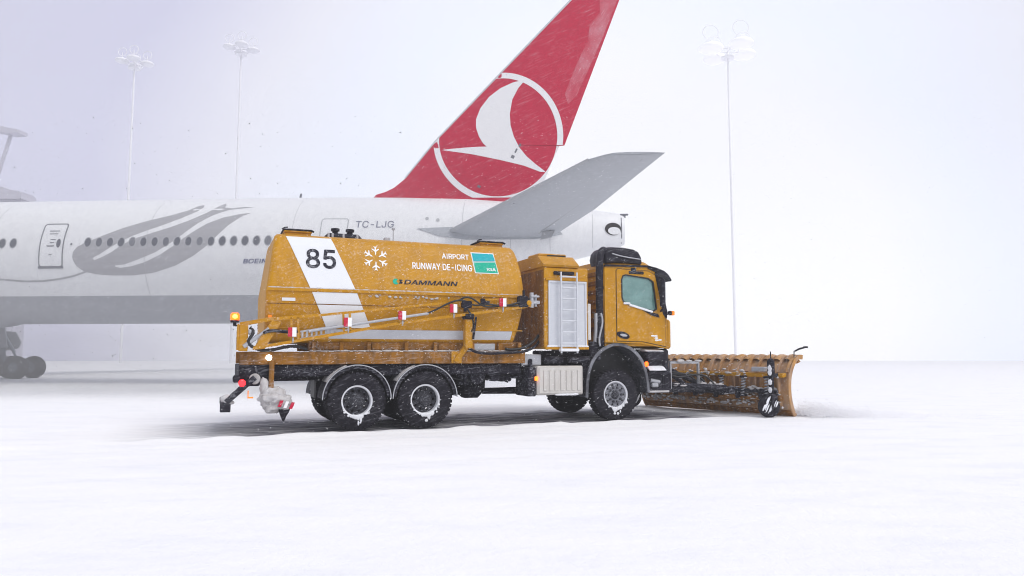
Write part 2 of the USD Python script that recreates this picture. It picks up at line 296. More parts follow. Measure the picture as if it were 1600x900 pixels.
# ------------------------------------------------------------------ ground
def ground():
    xs = np.unique(np.r_[np.linspace(-140, -40, 20), np.linspace(-40, 40, 321), np.linspace(40, 140, 20)])
    ys = np.unique(np.r_[np.linspace(-140, -10, 30), np.linspace(-10, 3, 20), np.linspace(3, 32, 420), np.linspace(32, 80, 60), np.linspace(80, 140, 30)])
    X, Y = np.meshgrid(xs, ys, indexing='ij')
    lx, ly = (X - T0[0]) * ct + (Y - T0[1]) * st, -(X - T0[0]) * st + (Y - T0[1]) * ct
    P = np.stack([X * 0.22 + Y * 0.03, Y * 0.9 - X * 0.10, X * 0], -1)
    Z = (meshkit.fbm(P * [.9, .5, 1], 3, 3) - 0.5) * 0.05 + (meshkit.fbm(P * [6.0, 3.0, 1] + 9, 4, 5) - 0.5) * 0.022
    fade = np.clip((np.hypot(X, Y - 12) - 60) / 60, 0, 1); Z = Z * (1 - fade)
    track = np.clip((1.9 - np.abs(ly)) / 0.5, 0, 1) * np.clip((9.5 - lx) / 0.8, 0, 1) * np.clip((lx + 12) / 8, 0, 1)
    Z = Z * (1 - 0.85 * track) - 0.03 * track
    ridge = np.exp(-((ly + 1.95 - 0.25 * meshkit.fbm(np.stack([lx * 0.6, ly * 0, ly * 0], -1), 3, 8)) / 0.30) ** 2) * np.clip((8.9 - lx) / 1.2, 0, 1) * np.clip((lx + 14) / 8, 0, 1)
    Z = Z + ridge * 0.06 * (-0.1 + 1.6 * meshkit.fbm(np.stack([lx * 3.2, ly * 3.2, ly * 0], -1), 4, 12))
    for off, dep in ((-1.02, .030), (1.02, .030), (-2.75, .016), (-3.7, .014), (-5.6, .016), (-6.6, .014), (3.4, .02), (4.6, .02)):
        wob = 0.5 * (meshkit.fbm(np.stack([lx * 0.09 + off, lx * 0 + off, lx * 0], -1), 2, 21) - .5)
        amp = np.clip(meshkit.fbm(np.stack([lx * 0.35, ly * 1.5, lx * 0 + off], -1), 3, 22) * 2.2 - .55, 0, 1) * (np.clip((-2.3 - lx) / 1.5, 0, 1) if abs(off) < 1.5 else 1)
        d_ = ly - off - wob; Z = Z - dep * amp * np.exp(-(d_ / .17) ** 2) + .5 * dep * amp * np.exp(-((np.abs(d_) - .30) / .09) ** 2)
    n, k = X.shape; idx = np.arange(n * k).reshape(n, k)
    a, b, c, d = idx[:-1, :-1].ravel(), idx[1:, :-1].ravel(), idx[1:, 1:].ravel(), idx[:-1, 1:].ravel()
    F = np.vstack([np.c_[a, b, c], np.c_[a, c, d]])
    return trimesh.Trimesh(np.c_[X.ravel(), Y.ravel(), Z.ravel()], F, process=False)
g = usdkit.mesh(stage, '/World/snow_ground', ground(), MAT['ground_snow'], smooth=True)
tag(g.GetPrim(), 'snow-covered apron with wind-blown drifts', 'ground', kind='structure')

# ------------------------------------------------------------------ lettering and draping
def words(text, x0, x1, z0, z1, shear=0.0, bold=True, depth=0.004):
    """Flat lettering in (u, v, depth) filling the given box."""
    m = meshkit.text_mesh(text.replace('I', '|'), 1.0, depth=0.004, bold=bold); v = np.array(m.vertices)   # a plain stroke for the I
    v[:, 1] = np.clip(v[:, 1], 0, 1.0) if 'I' in text else v[:, 1]
    lo, hi = v.min(0), v.max(0); u = (v[:, 0] - lo[0]) / (hi[0] - lo[0]); w = (v[:, 1] - lo[1]) / (hi[1] - lo[1])
    out = np.c_[x0 + u * (x1 - x0) + shear * w * (z1 - z0), z0 + w * (z1 - z0), np.where(v[:, 2] > 0.002, depth, 0.0)]
    return trimesh.Trimesh(out, np.array(m.faces), process=False)
def sheet(g_, step=0.25, depth=0.004):
    """Polygon (u, v) as a thin sheet with enough points to follow a curved side."""
    g_ = Polygon(g_) if isinstance(g_, (list, np.ndarray)) else g_
    if not g_.is_valid: g_ = g_.buffer(0)
    u0, v0, u1, v1 = g_.bounds; out = []
    for i in range(max(1, int(math.ceil((u1 - u0) / step)))):
        for j in range(max(1, int(math.ceil((v1 - v0) / step)))):
            q = g_.intersection(sbox(u0 + i * step, v0 + j * step, u0 + (i + 1) * step, v0 + (j + 1) * step))
            if q.is_empty: continue
            for p in polys(q):
                out.append(trimesh.creation.extrude_polygon(p, depth, engine='earcut'))
    return cat(out)
def drape(m, f, lift=0.004):
    """(u, v, d) -> (u, -(f(u, v) + lift + d), v): on to the near side of a body with half-width f."""
    v = np.array(m.vertices)
    return trimesh.Trimesh(np.c_[v[:, 0], -(f(v[:, 0], v[:, 1]) + lift + v[:, 2]), v[:, 1]], np.array(m.faces), process=False)
# ------------------------------------------------------------------ de-icing truck
truck = thing('deicing_truck', 'amber three-axle runway de-icing tank truck numbered 85 with folded spray boom', 'truck', T0, TH)
TZ = [1.66, 1.75, 2.0, 2.3, 2.62, 2.67, 2.9, 3.2, 3.5, 3.62, 3.71, 3.755, 3.775]
TW = [1.02, 1.06, 1.13, 1.18, 1.22, 1.22, 1.16, 1.085, 1.00, 0.955, 0.885, 0.80, 0.70]
def tank_w(u, v): return np.interp(v, TZ, TW)
def tank():
    def xr(z): return -1.72 + 0.15 * (np.clip(z - 2.62, 0, 9) / 1.15)
    def xf(z): return 3.53 - np.where(z > 2.9, 0.15 * ((z - 2.9) / 0.87) ** 2, 0.19 * ((2.9 - z) / 1.24) ** 2)
    z = np.r_[TZ, TZ[::-1]]; y = np.r_[-np.array(TW), np.array(TW)[::-1]]; rings = []
    r = 0.11; d = np.array([0, .008, .024, .05, .08, r]); ins = r - np.sqrt(r * r - (r - d) ** 2)
    a, b = xr(z), xf(z)
    for dist, i, side in [(q, w, 0) for q, w in zip(d, ins)] + [(None, 0, t) for t in (0.25, 0.5, 0.75)] + [(q, w, 1) for q, w in zip(d[::-1], ins[::-1])]:
        zz = np.clip(z, 1.66 + i * 0.2, 3.775 - i); yy = np.sign(y) * np.maximum(np.abs(y) - i, 0.02)
        x = a + dist if side == 0 and dist is not None else b - dist if side == 1 and dist is not None else a + (b - a) * side
        rings.append(np.c_[x, yy, zz])
    return loft(rings)
tk = part(truck, 'tank', tank(), 'amber_paint', 35)
def strip(z0, z1, out, x0=-1.70, x1=3.50):
    w = float(tank_w(0, (z0 + z1) / 2)); return [box(x0, x1, s * (w - 0.03), s * (w + out), z0, z1, 0.006) for s in (-1, 1)]
part(tk, 'seam_flange', strip(2.625, 2.685, 0.028), 'amber_paint')
sn = []
for k in range(74):
    x = -1.62 + k * 0.0695 + rng.uniform(-.02, .02)
    sn.append(blob((x, -1.232, 2.688), (rng.uniform(.03, .07), .016, rng.uniform(.006, .02)), k, 0.3, 1))
for k in range(26):
    x = rng.uniform(0.1, 2.0); sn.append(blob((x, -1.226, 2.60 - rng.uniform(0, .05)), (rng.uniform(.012, .04), .010, rng.uniform(.008, .022)), k + 90, 0.3, 1))
part(tk, 'snow_line', sn, 'dirty_snow', True, 'dirty snow caught along the tank seam', 'stuff')
part(tk, 'rib', strip(2.385, 2.397, 0.010), 'amber_dirty_shaded_paint'); part(tk, 'rib', strip(1.925, 1.945, 0.008), 'amber_paint')
st_l = lambda z: -0.92 + 0.436 * (2.69 - z)
st_r = lambda z: -0.07 + 0.436 * (2.69 - z)
part(tk, 'white_band', drape(sheet([(st_l(3.71), 3.71), (st_r(3.71), 3.71), (st_r(2.69), 2.69), (st_l(2.69), 2.69)], .12), tank_w, .009), 'white_paint', False)
part(tk, 'white_band', drape(sheet([(st_l(2.62), 2.62), (st_r(2.62), 2.62), (st_r(2.40), 2.40), (st_l(2.40), 2.40)], .12), tank_w, .009), 'white_paint', False)
part(tk, 'white_band', drape(sheet([(st_l(2.382), 2.382), (st_r(2.382), 2.382), (st_r(1.95), 1.95), (st_l(1.95), 1.95)], .12), tank_w, .009), 'white_paint', False)
part(tk, 'lower_stripe', drape(sheet([(-0.60, 1.92), (3.27, 1.92), (3.24, 1.74), (-0.53, 1.74)], .12), tank_w, .003), 'grey_stripe_paint', False)
part(tk, 'fleet_number', drape(words('85', -1.00, -0.43, 3.085, 3.475), tank_w, .014), 'lettering_black', False, 'black number 85')
def jet(c, a):
    """A small airliner seen from above, nose towards the emblem's centre, as one arm of the snowflake."""
    body = Polygon([(0, -.085), (.011, -.06), (.013, .05), (.006, .085), (-.006, .085), (-.013, .05), (-.011, -.06)])
    wing = Polygon([(0, -.025), (.07, .03), (.07, .048), (.012, .02), (-.012, .02), (-.07, .048), (-.07, .03)])
    tail = Polygon([(0, .05), (.034, .082), (.034, .094), (0, .078), (-.034, .094), (-.034, .082)])
    g_ = unary_union([body, wing, tail]); g_ = affinity.scale(g_, 1.05, 1.05, origin=(0, 0)); g_ = affinity.translate(g_, 0, 0.155)
    return affinity.translate(affinity.rotate(g_, a, origin=(0, 0)), *c)
for k in range(6):
    part(tk, 'jet_emblem', drape(sheet(jet((0.35, 3.345), 60 * k), 0.3), tank_w, .004), 'lettering_white', False, 'white jet silhouette, one arm of the snowflake emblem' if k == 0 else None)
part(tk, 'lettering', drape(words('AIRPORT', 1.73, 2.32, 3.415, 3.525), tank_w, .004), 'lettering_white', False, 'white word AIRPORT')
part(tk, 'lettering', drape(words('RUNWAY DE-ICING', 1.09, 2.37, 3.165, 3.30), tank_w, .004), 'lettering_white', False, 'white words RUNWAY DE-ICING')
part(tk, 'logo_frame', drape(sheet([(2.37, 3.585), (2.885, 3.585), (2.965, 3.13), (2.43, 3.13)], .5), tank_w, .003), 'lettering_white', False)
part(tk, 'logo_upper_panel', drape(sheet([(2.393, 3.567), (2.868, 3.567), (2.905, 3.41), (2.416, 3.385)], .5), tank_w, .008), 'teal_logo_paint', False)
part(tk, 'logo_lower_panel', drape(sheet([(2.419, 3.362), (2.909, 3.388), (2.945, 3.148), (2.447, 3.148)], .5), tank_w, .008), 'green_logo_paint', False)
part(tk, 'logo_lettering', drape(words('IGA', 2.70, 2.90, 3.19, 3.255), tank_w, .013), 'lettering_white', False, 'small pale letters IGA')
part(tk, 'maker_lettering', drape(words('DAMMANN', 0.90, 2.00, 2.835, 2.93, shear=0.35), tank_w, .004), 'lettering_black', False, 'black slanted maker name')
part(tk, 'maker_emblem', [drape(sheet(Point(0.735, 2.885).buffer(0.06).difference(Point(0.785, 2.89).buffer(0.035)), .5), tank_w, .004)], 'green_logo_paint', False, 'round green maker emblem')
part(tk, 'maker_emblem', [drape(sheet(Polygon([(0.79, 2.845), (0.86, 2.845), (0.875, 2.87), (0.84, 2.89), (0.88, 2.91), (0.86, 2.93), (0.80, 2.925), (0.825, 2.89)]), .5), tank_w, .004)], 'lettering_black', False, 'dark arrow beside the green emblem')
part(tk, 'reflector_plate', drape(sheet(sbox(-1.43, 2.44, -1.19, 2.50), .3), tank_w, .004), 'white_paint', False)
part(tk, 'side_marker', drape(sheet(sbox(-1.66, 2.10, -1.60, 2.17), .3), tank_w, .01), 'amber_dim', False)
def hatch(x0, x1, y, name):
    h = part(tk, name, [box(x0 + .02, x1 - .02, y - .27, y + .27, 3.74, 3.85, .02), box(x0, x1, y - .3, y + .3, 3.835, 3.865, .012)], 'amber_paint')
    part(h, 'lid', [box(x0 - .02, x1 + .01, y - .3, y + .3, 3.868, 3.905, .015), tube([(x0 - .03, y - .2, 3.90), (x0 + .02, y - .2, 3.935), (x0 + .08, y - .2, 3.945)], .012, 6), cyl((x1 - .02, y - .3, 3.88), (x1 + .03, y - .3, 3.86), .02)], 'chassis_black')
hatch(-1.38, -0.84, -0.35, 'hatch'); hatch(2.70, 3.26, -0.35, 'hatch')
br = part(tk, 'breather_cover', [box(-.57, .18, -.5, -.1, 3.74, 3.90, .07)], 'black_plastic', True)
for x in (-.34, -.04):
    part(br, 'breather_cap', [cyl((x, -.3, 3.86), (x, -.3, 3.985), .06, 14), cyl((x, -.3, 3.965), (x, -.3, 4.015), .088, 14)], 'black_plastic')
for x in (-.50, -.42, -.2, .08):
    part(br, 'clamp', [box(x - .02, x + .02, -.505, -.49, 3.75, 3.89)], 'galvanised')
part(tk, 'aerial', [cyl((.86, -.35, 3.74), (.86, -.35, 4.08), .010, 8), cyl((.86, -.35, 4.06), (.86, -.35, 4.10), .035, 10)], 'galvanised')
part(tk, 'sensor_box', [box(.66, .79, -.40, -.28, 3.75, 3.885, .015)], 'galvanised')

# subframe and chassis
for s in (-1, 1):
    part(truck, 'subframe_beam', [box(-2.13, 3.55, s * 1.10, s * 1.16, 1.25, 1.49, .01), box(-2.13, 3.55, s * 0.9, s * 1.10, 1.25, 1.28)], 'amber_dirty_shaded_paint')
    part(truck, 'tank_cradle', [box(-.9, 3.52, s * 0.86, s * 1.03, 1.505, 1.69, .01)] + [box(x, x + .07, s * 1.03, s * 1.13, 1.505, 1.68, .006) for x in (-.85, -.33, .2, .95, 1.55, 2.35, 2.95, 3.4)], 'amber_dirty_shaded_paint')
    part(truck, 'chassis_rail', [box(-2.05, 6.6, s * .39, s * .46, .92, 1.22, .008)], 'chassis_black')
    part(truck, 'side_skirt', [box(-2.10, 3.5, s * .70, s * 1.05, 1.02, 1.245, .03)], 'chassis_black')
lg = []
for k in range(70):
    x = -.85 + k * .0625; lg.append(blob((x, -1.09, 1.505), (rng.uniform(.04, .09), .05, rng.uniform(.006, .028)), k, .3, 1))
part(truck, 'snow_ledge', lg, 'dirty_snow', True, 'snow lying along the ledge under the tank', 'stuff')
for k, (x0, x1) in enumerate(((-.62, -.05), (.3, .88), (1.66, 2.0), (2.42, 2.9))):
    part(truck, 'cradle_panel', [box(x0, x1, -1.055, -1.035, 1.53, 1.66, .005)], 'galvanised' if k == 3 else 'amber_dirty_shaded_paint')
for k, x in enumerate((-.82, -.4, .22, 1.05, 2.25, 3.0)):
    part(truck, 'cross_member', [box(x, x + .12, -.39, .39, .95, 1.18, .01)], 'chassis_black')
part(truck, 'rear_cross_beam', [box(-2.14, -2.02, -1.1, 1.1, .94, 1.24, .015)], 'chassis_black')
part(truck, 'rear_side_plate', [prism([(-2.12, 1.245), (-1.62, 1.245), (-1.62, 1.1), (-1.78, .86), (-1.98, .86), (-2.12, 1.0)], -1.10, -1.02)], 'chassis_black')
part(truck, 'hub_disc', [lathe_y([(0, -.06), (.085, -.06), (.10, -.04), (.10, .0), (0, 0)], 24, (-1.86, -1.10, .99))], 'dirty_snow')
part(truck, 'air_tank', [lathe_y([(0, -.0), (.16, .0), (.17, .03), (.17, .5), (.0, .5)], 20, (2.55, -.95, .98))], 'chassis_black')
part(truck, 'air_tank', [lathe_y([(0, -.0), (.14, .0), (.15, .03), (.15, .5), (.0, .5)], 20, (2.95, -.95, 1.02))], 'chassis_black')
for x0, x1, z0, z1 in ((2.15, 2.4, .80, 1.1), (3.1, 3.35, .86, 1.15), (3.38, 3.6, .92, 1.2)):
    vb = part(truck, 'valve_block', [box(x0, x1, -.9, -.6, z0, z1, .03)], 'chassis_black')
    part(vb, 'valve', [cyl(((x0 + x1) / 2, -.92, z0), ((x0 + x1) / 2, -.92, z1), .03)], 'chassis_black')
for k, (a, b) in enumerate((((2.1, -.93, 1.12), (3.6, -.93, 1.10)), ((2.3, -.9, .9), (3.3, -.9, .98)), ((1.9, -.95, 1.0), (3.3, -.8, .84)))):
    a, b = np.array(a), np.array(b); part(truck, 'air_line', tube([a, a * .7 + b * .3 + [0, 0, -.05], a * .35 + b * .65 + [0, 0, .02], b], .014, 6, 18), 'rubber_black')
part(truck, 'gearbox', [rough(box(2.15, 3.0, -.32, .32, .56, 1.0, .12), .015, 5)], 'chassis_black', True)
part(truck, 'transfer_case', [rough(box(2.35, 2.85, -.5, -.1, .50, .85, .10), .012, 6)], 'chassis_black', True)
part(truck, 'propeller_shaft', [cyl((1.3, 0, .62), (4.6, 0, .66), .05), cyl((2.9, -.3, .62), (5.7, -.2, .56), .045)], 'chassis_black')
part(truck, 'bracket_box', [box(3.60, 3.785, -1.2, -.5, .55, 1.16, .02), box(3.66, 3.75, -1.1, -.6, 1.16, 1.34, .02), cyl((3.62, -1.19, .9), (3.62, -1.19, .7), .04)], 'chassis_black')
part(truck, 'drop_bracket', [box(3.52, 3.98, -1.05, -.95, 1.20, 1.44, .02)], 'galvanised')
part(truck, 'amber_side_marker', [box(3.745, 3.80, -1.265, -1.2, .88, .97, .01)], 'amber_marker')
for x in (0.0, 1.35, 5.705):
    part(truck, 'axle', [cyl((x, -.85, .54), (x, .85, .54), .09, 14), trimesh.creation.icosphere(2, .22).apply_translation((x, 0, .54))] if x < 3 else [cyl((x, -.95, .54), (x, .95, .54), .07, 12), box(x - .08, x + .08, -.6, .6, .44, .56, .02)], 'chassis_black')
    for s in (-1, 1):
        if x > 3: part(truck, 'leaf_spring', [box(x - .75, x + .75, s * .40 - .04, s * .40 + .04, .68, .74, .01), box(x - .45, x + .45, s * .40 - .04, s * .40 + .04, .62, .68, .01)], 'chassis_black')
for s in (-1, 1):
    part(truck, 'leaf_spring', [box(-.1, 1.45, s * .52 - .045, s * .52 + .045, .78, .92, .02), box(.45, .9, s * .52 - .1, s * .52 + .1, .70, .95, .03)], 'chassis_black')

# wheels
def tyre(yo, width, R=.55, lugs=38):
    """Outer face at y = yo, going inward by width (sign gives the direction)."""
    s = 1 if width > 0 else -1; w = abs(width); yy = lambda t: yo + s * t
    prof = [(.295, yy(.03)), (.33, yy(.004)), (.40, yy(-.006)), (.47, yy(.0)), (.515, yy(.018)), (R - .012, yy(.035)), (R - .012, yy(w - .035)), (.515, yy(w - .018)), (.44, yy(w)), (.33, yy(w - .004)), (.295, yy(w - .03)), (.295, yy(.03))]
    ms = [lathe_y(prof, 56)]
    for k in range(lugs):
        for half in (0, 1):
            a = 360 * (k + half * .5) / lugs
            b = box(-.032, .032, min(yy(.012 + half * (w * .5 - .01)), yy(w * .49 + half * (w * .5 - .01))), max(yy(.012 + half * (w * .5 - .01)), yy(w * .49 + half * (w * .5 - .01))), R - .05, R + .006)
            ms.append(rot(b, (0, 1, 0), a))
    return cat(ms)
def ring_plate(r0, r1, y0, y1, holes=(), n=48):
    g_ = Point(0, 0).buffer(r1, n // 4)
    if r0: g_ = g_.difference(Point(0, 0).buffer(r0, n // 4))
    for h in holes: g_ = g_.difference(h)
    return prism(g_, y0, y1)
def wheel(x, side, rear, z=.545):
    s = side                                          # -1 near side, +1 far side; inward is -s
    yo = s * 1.25; inn = -s
    dy = lambda t: yo + inn * t
    at = lambda m: mov(m, (x, 0, z))
    w = part(truck, 'wheel', at(tyre(yo, inn * .31)), 'tyre_rubber', 40)
    if rear:
        part(w, 'inner_tyre', at(tyre(dy(.345), inn * .31)), 'tyre_rubber', 40)
        part(w, 'rim', at(lathe_y([(.272, dy(.03)), (.298, dy(.012)), (.304, dy(.03)), (.29, dy(.05)), (.278, dy(.2)), (.270, dy(.2)), (.266, dy(.06)), (.272, dy(.03))], 48)), 'packed_snow', 40, 'rim edge packed with snow')
        h = [Point(.20 * math.cos(a), .20 * math.sin(a)).buffer(.026, 4) for a in np.arange(10) * 2 * PI / 10]
        part(w, 'wheel_disc', at(ring_plate(0, .268, dy(.16), dy(.18), h)), 'rim_steel')
        part(w, 'hub', at(lathe_y([(0, dy(.03)), (.085, dy(.03)), (.10, dy(.05)), (.105, dy(.12)), (.155, dy(.135)), (.155, dy(.16)), (0, dy(.16))], 28)), 'rim_steel')
        part(w, 'wheel_nuts', [at(mov(cyl((0, dy(.125), 0), (0, dy(.16), 0), .016, 6), (.135 * math.cos(a), 0, .135 * math.sin(a)))) for a in np.arange(10) * 2 * PI / 10], 'rim_steel')
    else:
        part(w, 'rim', at(lathe_y([(.272, dy(.03)), (.30, dy(.008)), (.307, dy(.03)), (.292, dy(.055)), (.27, dy(.07)), (.272, dy(.03))], 48)), 'packed_snow', 40, 'rim edge packed with snow')
        h = [Point(.222 * math.cos(a), .222 * math.sin(a)).buffer(.024, 4) for a in np.arange(10) * 2 * PI / 10]
        part(w, 'wheel_disc', at(ring_plate(.10, .275, dy(.055), dy(.075), h)), 'rim_alloy')
        part(w, 'backing_plate', at(ring_plate(0, .27, dy(.10), dy(.12))), 'gap_dark')
        part(w, 'hub', at(lathe_y([(0, dy(-.01)), (.06, dy(-.01)), (.075, dy(.01)), (.08, dy(.05)), (.105, dy(.056)), (.105, dy(.07)), (0, dy(.07))], 28)), 'rim_steel')
        part(w, 'wheel_nuts', [at(mov(cyl((0, dy(.025), 0), (0, dy(.06), 0), .028, 8), (.158 * math.cos(a), 0, .158 * math.sin(a)))) for a in np.arange(10) * 2 * PI / 10], 'rim_steel')
    if s < 0:
        k0 = int(x * 10) + 3; cl = []
        for k in range(34):
            a = math.radians(rng.normal(-88 if rear else -80, 34)); rr = .30 + abs(rng.normal(0, .022)) - .012
            q = rng.uniform(.010, .030) * (1.4 if abs(math.degrees(a) + 84) < 25 else .8)
            cl.append(blob((rr * math.cos(a), yo - .006, rr * math.sin(a)), (q * rng.uniform(.8, 1.6), .012, q), k0 + k, .4, 1))
        for k in range(4):
            cl.append(blob((rng.uniform(-.05, .12), yo - .008, -.33 - rng.uniform(0, .09)), (rng.uniform(.01, .035), .010, rng.uniform(.02, .05)), k0 + k, .4, 1))
        part(w, 'snow_clump', at(cat(cl)), 'packed_snow', True, 'snow stuck round the lower rim', 'stuff')
for x, rear in ((0.0, True), (1.35, True), (5.705, False)):
    for s in (-1, 1): wheel(x, s, rear)

def arc_guard(x, z, r, a0, a1, y0, y1, t=.02, sx=1.0):
    a = np.radians(np.linspace(a0, a1, 26))
    o = np.c_[x + sx * (r + t) * np.cos(a), z + (r + t) * np.sin(a)]; i = np.c_[x + sx * r * np.cos(a), z + r * np.sin(a)][::-1]
    return prism(np.vstack([o, i]), y0, y1)
for x in (0.0, 1.35):
    for s in (-1, 1):
        gd = part(truck, 'mudguard', [arc_guard(x, .58, .645, 2, 178, s * .62, s * 1.24)], 'mudguard_plastic')
        part(gd, 'edge_lip', [arc_guard(x, .58, .646, 0, 180, s * 1.245, s * 1.262, .018)], 'galvanised', 30, 'snow-rimmed outer lip')
        part(gd, 'side_band', [arc_guard(x, .58, .585, 4, 176, s * 1.205, s * 1.235, .055)], 'chassis_black')
        if s < 0:
            part(gd, 'snow_cap', [rough(arc_guard(x, .58, .662, 108, 150, -1.22, -.66, .022).subdivide().subdivide(), .018, 9, 4)], 'dirty_snow', True, None, 'stuff')
part(truck, 'mud_flap', [box(-.80, -.77, -1.2, -.62, .62, .95, .005)], 'rubber_black')

# spray boom folded along the near side
YB = -1.36
bo = part(truck, 'spray_boom', [bar((-1.92, YB, 1.55), (.84, YB, 2.06), .05, .055), bar((.84, YB, 2.06), (3.50, YB, 2.44), .05, .055), bar((-1.55, YB, 2.09), (-.78, YB, 2.17), .05, .06), bar((-.78, YB, 2.17), (1.73, YB, 2.47), .04, .045), bar((1.73, YB, 2.47), (3.05, YB, 2.60), .035, .035)], 'amber_paint', 30)
up = [(-1.25, 1.69, 2.12), (-1.13, 1.71, 2.13), (-.30, 1.86, 2.23), (-.18, 1.88, 2.24), (.76, 2.05, 2.34), (.86, 2.07, 2.355), (1.80, 2.21, 2.48), (1.90, 2.22, 2.49), (2.86, 2.36, 2.58), (2.97, 2.37, 2.60)]
for x, a, b in up:
    part(bo, 'upright', [bar((x, YB - .01, a), (x - .02, YB - .01, b), .03, .04, (1, 0, 0))], 'amber_paint')
for x, z in ((-1.25, 1.85), (-.24, 2.05), (.81, 2.20), (1.86, 2.36), (2.93, 2.51)):
    part(bo, 'red_panel', [box(x - .075, x + .0, YB - .075, YB - .05, z - .085, z + .085)], 'red_plate', 30, 'red half of a hazard marker')
    part(bo, 'white_panel', [box(x + .0, x + .075, YB - .075, YB - .05, z - .085, z + .085)], 'lettering_white', 30, 'white half of a hazard marker')
    part(bo, 'nozzle', [cyl((x + .02, YB - .03, z - .10), (x + .02, YB - .03, z - .17), .018), cyl((x + .02, YB - .03, z - .17), (x + .02, YB - .03, z - .20), .010)], 'galvanised')
part(bo, 'spray_pipe', [cyl((-.95, YB - .03, 1.87), (1.35, YB - .03, 2.25), .026, 10)], 'galvanised')
part(bo, 'rack', [bar((-1.10, YB + .02, 1.86), (-.42, YB + .02, 1.985), .02, .03), bar((-1.10, YB + .02, 1.73), (-.42, YB + .02, 1.86), .02, .02)] + [bar((x, YB + .02, 1.73 + .19 * (x + 1.1)), (x, YB + .02, 1.86 + .19 * (x + 1.1)), .02, .035, (1, 0, 0)) for x in np.linspace(-1.06, -.46, 8)], 'galvanised', 30, 'small grey slotted rack')
for k, pts in enumerate(([(1.3, YB - .03, 2.245), (1.6, YB - .05, 2.38), (1.78, YB - .05, 2.47), (2.1, YB - .04, 2.52), (2.3, YB - .04, 2.44), (2.55, YB - .05, 2.46), (2.85, YB - .05, 2.44), (3.2, YB - .05, 2.49), (3.55, YB + .05, 2.60), (3.75, YB + .2, 2.62)],
                         [(2.0, YB - .02, 2.53), (2.3, YB - .05, 2.55), (2.5, YB - .05, 2.43), (2.9, YB - .03, 2.44), (3.25, YB - .03, 2.45), (3.5, YB, 2.53)],
                         [(-1.75, YB, 1.83), (-1.6, YB - .02, 1.87), (-1.4, YB - .02, 1.86), (-1.15, YB - .02, 1.87)],
                         [(2.18, YB - .02, 2.50), (2.16, YB - .03, 2.38), (2.24, YB - .03, 2.25), (2.30, YB, 2.12), (2.27, YB, 1.9)])):
    part(bo, 'hose', tube(pts, .019 if k != 2 else .030, 8, 48), 'rubber_black' if k != 2 else 'chassis_black', True)
part(bo, 'hose_manifold', [box(2.05, 2.26, YB - .07, YB + .05, 2.38, 2.52, .02), cyl((2.12, YB - .03, 2.30), (2.12, YB - .03, 2.45), .035)], 'black_plastic')
part(bo, 'coupling', [box(2.45, 2.54, YB - .08, YB, 2.46, 2.58, .015), cyl((2.50, YB - .04, 2.52), (2.64, YB - .04, 2.50), .03)], 'black_plastic')
part(bo, 'boom_end', [box(3.30, 3.52, YB - .05, YB + .08, 2.42, 2.66, .02), cyl((3.42, YB - .02, 2.60), (3.42, YB - .02, 2.78), .03)], 'black_plastic')
part(bo, 'end_valve', [cyl((3.62, YB + .02, 2.42), (3.62, YB + .02, 2.74), .045), cyl((3.72, YB + .05, 2.45), (3.72, YB + .05, 2.70), .035), box(3.54, 3.8, YB - .02, YB + .1, 2.50, 2.57, .01), box(3.58, 3.78, YB - .04, YB + .08, 2.64, 2.68, .01)], 'galvanised')
part(bo, 'end_knuckle', [cyl((3.53, YB - .06, 2.52), (3.53, YB + .08, 2.52), .055), bar((3.1, YB, 2.41), (3.65, YB, 2.46), .03, .035)], 'amber_paint')
part(bo, 'end_bar', [bar((2.95, YB, 2.42), (3.3, YB, 2.47), .03, .03)], 'amber_paint')
part(truck, 'boom_stanchion', [box(2.14, 2.30, -1.36, -1.20, 1.56, 2.16, .015), bar((2.22, -1.22, 1.62), (1.98, -1.18, 1.30), .10, .12, (0, 1, 0)), box(1.90, 2.12, -1.2, -1.14, 1.26, 1.5, .01)], 'amber_paint')
part(truck, 'stanchion_clamp', [box(2.12, 2.32, -1.40, -1.18, 2.15, 2.27, .02), cyl((2.36, -1.38, 2.2), (2.30, -1.38, 1.75), .022)], 'chassis_black')
part(truck, 'hydraulic_line', tube([(2.25, -1.2, 1.68), (2.33, -1.24, 1.52), (2.5, -1.24, 1.47), (3.1, -1.22, 1.47), (3.6, -1.15, 1.52), (3.9, -1.0, 1.66), (4.0, -.9, 1.74)], .028, 8, 40), 'black_plastic', True)
part(truck, 'hydraulic_line', tube([(3.1, -1.15, 1.55), (3.45, -1.12, 1.56), (3.75, -1.05, 1.68), (3.95, -.95, 1.85)], .03, 8, 30), 'rubber_black', True)

# rear end
part(truck, 'rear_post', [box(-2.17, -2.01, -1.34, -1.12, 1.50, 1.98, .012), box(-2.20, -2.165, -1.36, -1.1, 1.52, 1.99, .006)], 'amber_paint')
part(truck, 'rear_brace', [bar((-2.15, -1.26, 1.985), (-1.55, -1.30, 2.10), .08, .07), prism([(-1.93, 1.52), (-1.72, 1.54), (-1.47, 1.98), (-1.42, 2.10), (-1.58, 2.12), (-1.72, 1.86)], -1.36, -1.30)], 'amber_paint')
part(truck, 'lift_cylinder', [cyl((-2.08, -1.33, 1.58), (-1.83, -1.36, 1.78), .04), cyl((-1.83, -1.36, 1.78), (-1.66, -1.36, 1.92), .022), box(-2.02, -1.9, -1.33, -1.22, 1.80, 1.90, .02)], 'galvanised')
part(truck, 'hose', tube([(-1.98, -1.28, 1.92), (-1.94, -1.34, 1.80), (-2.0, -1.36, 1.66), (-1.9, -1.34, 1.56), (-1.6, -1.25, 1.52), (-.95, -1.2, 1.53)], .03, 8, 40), 'rubber_black', True)
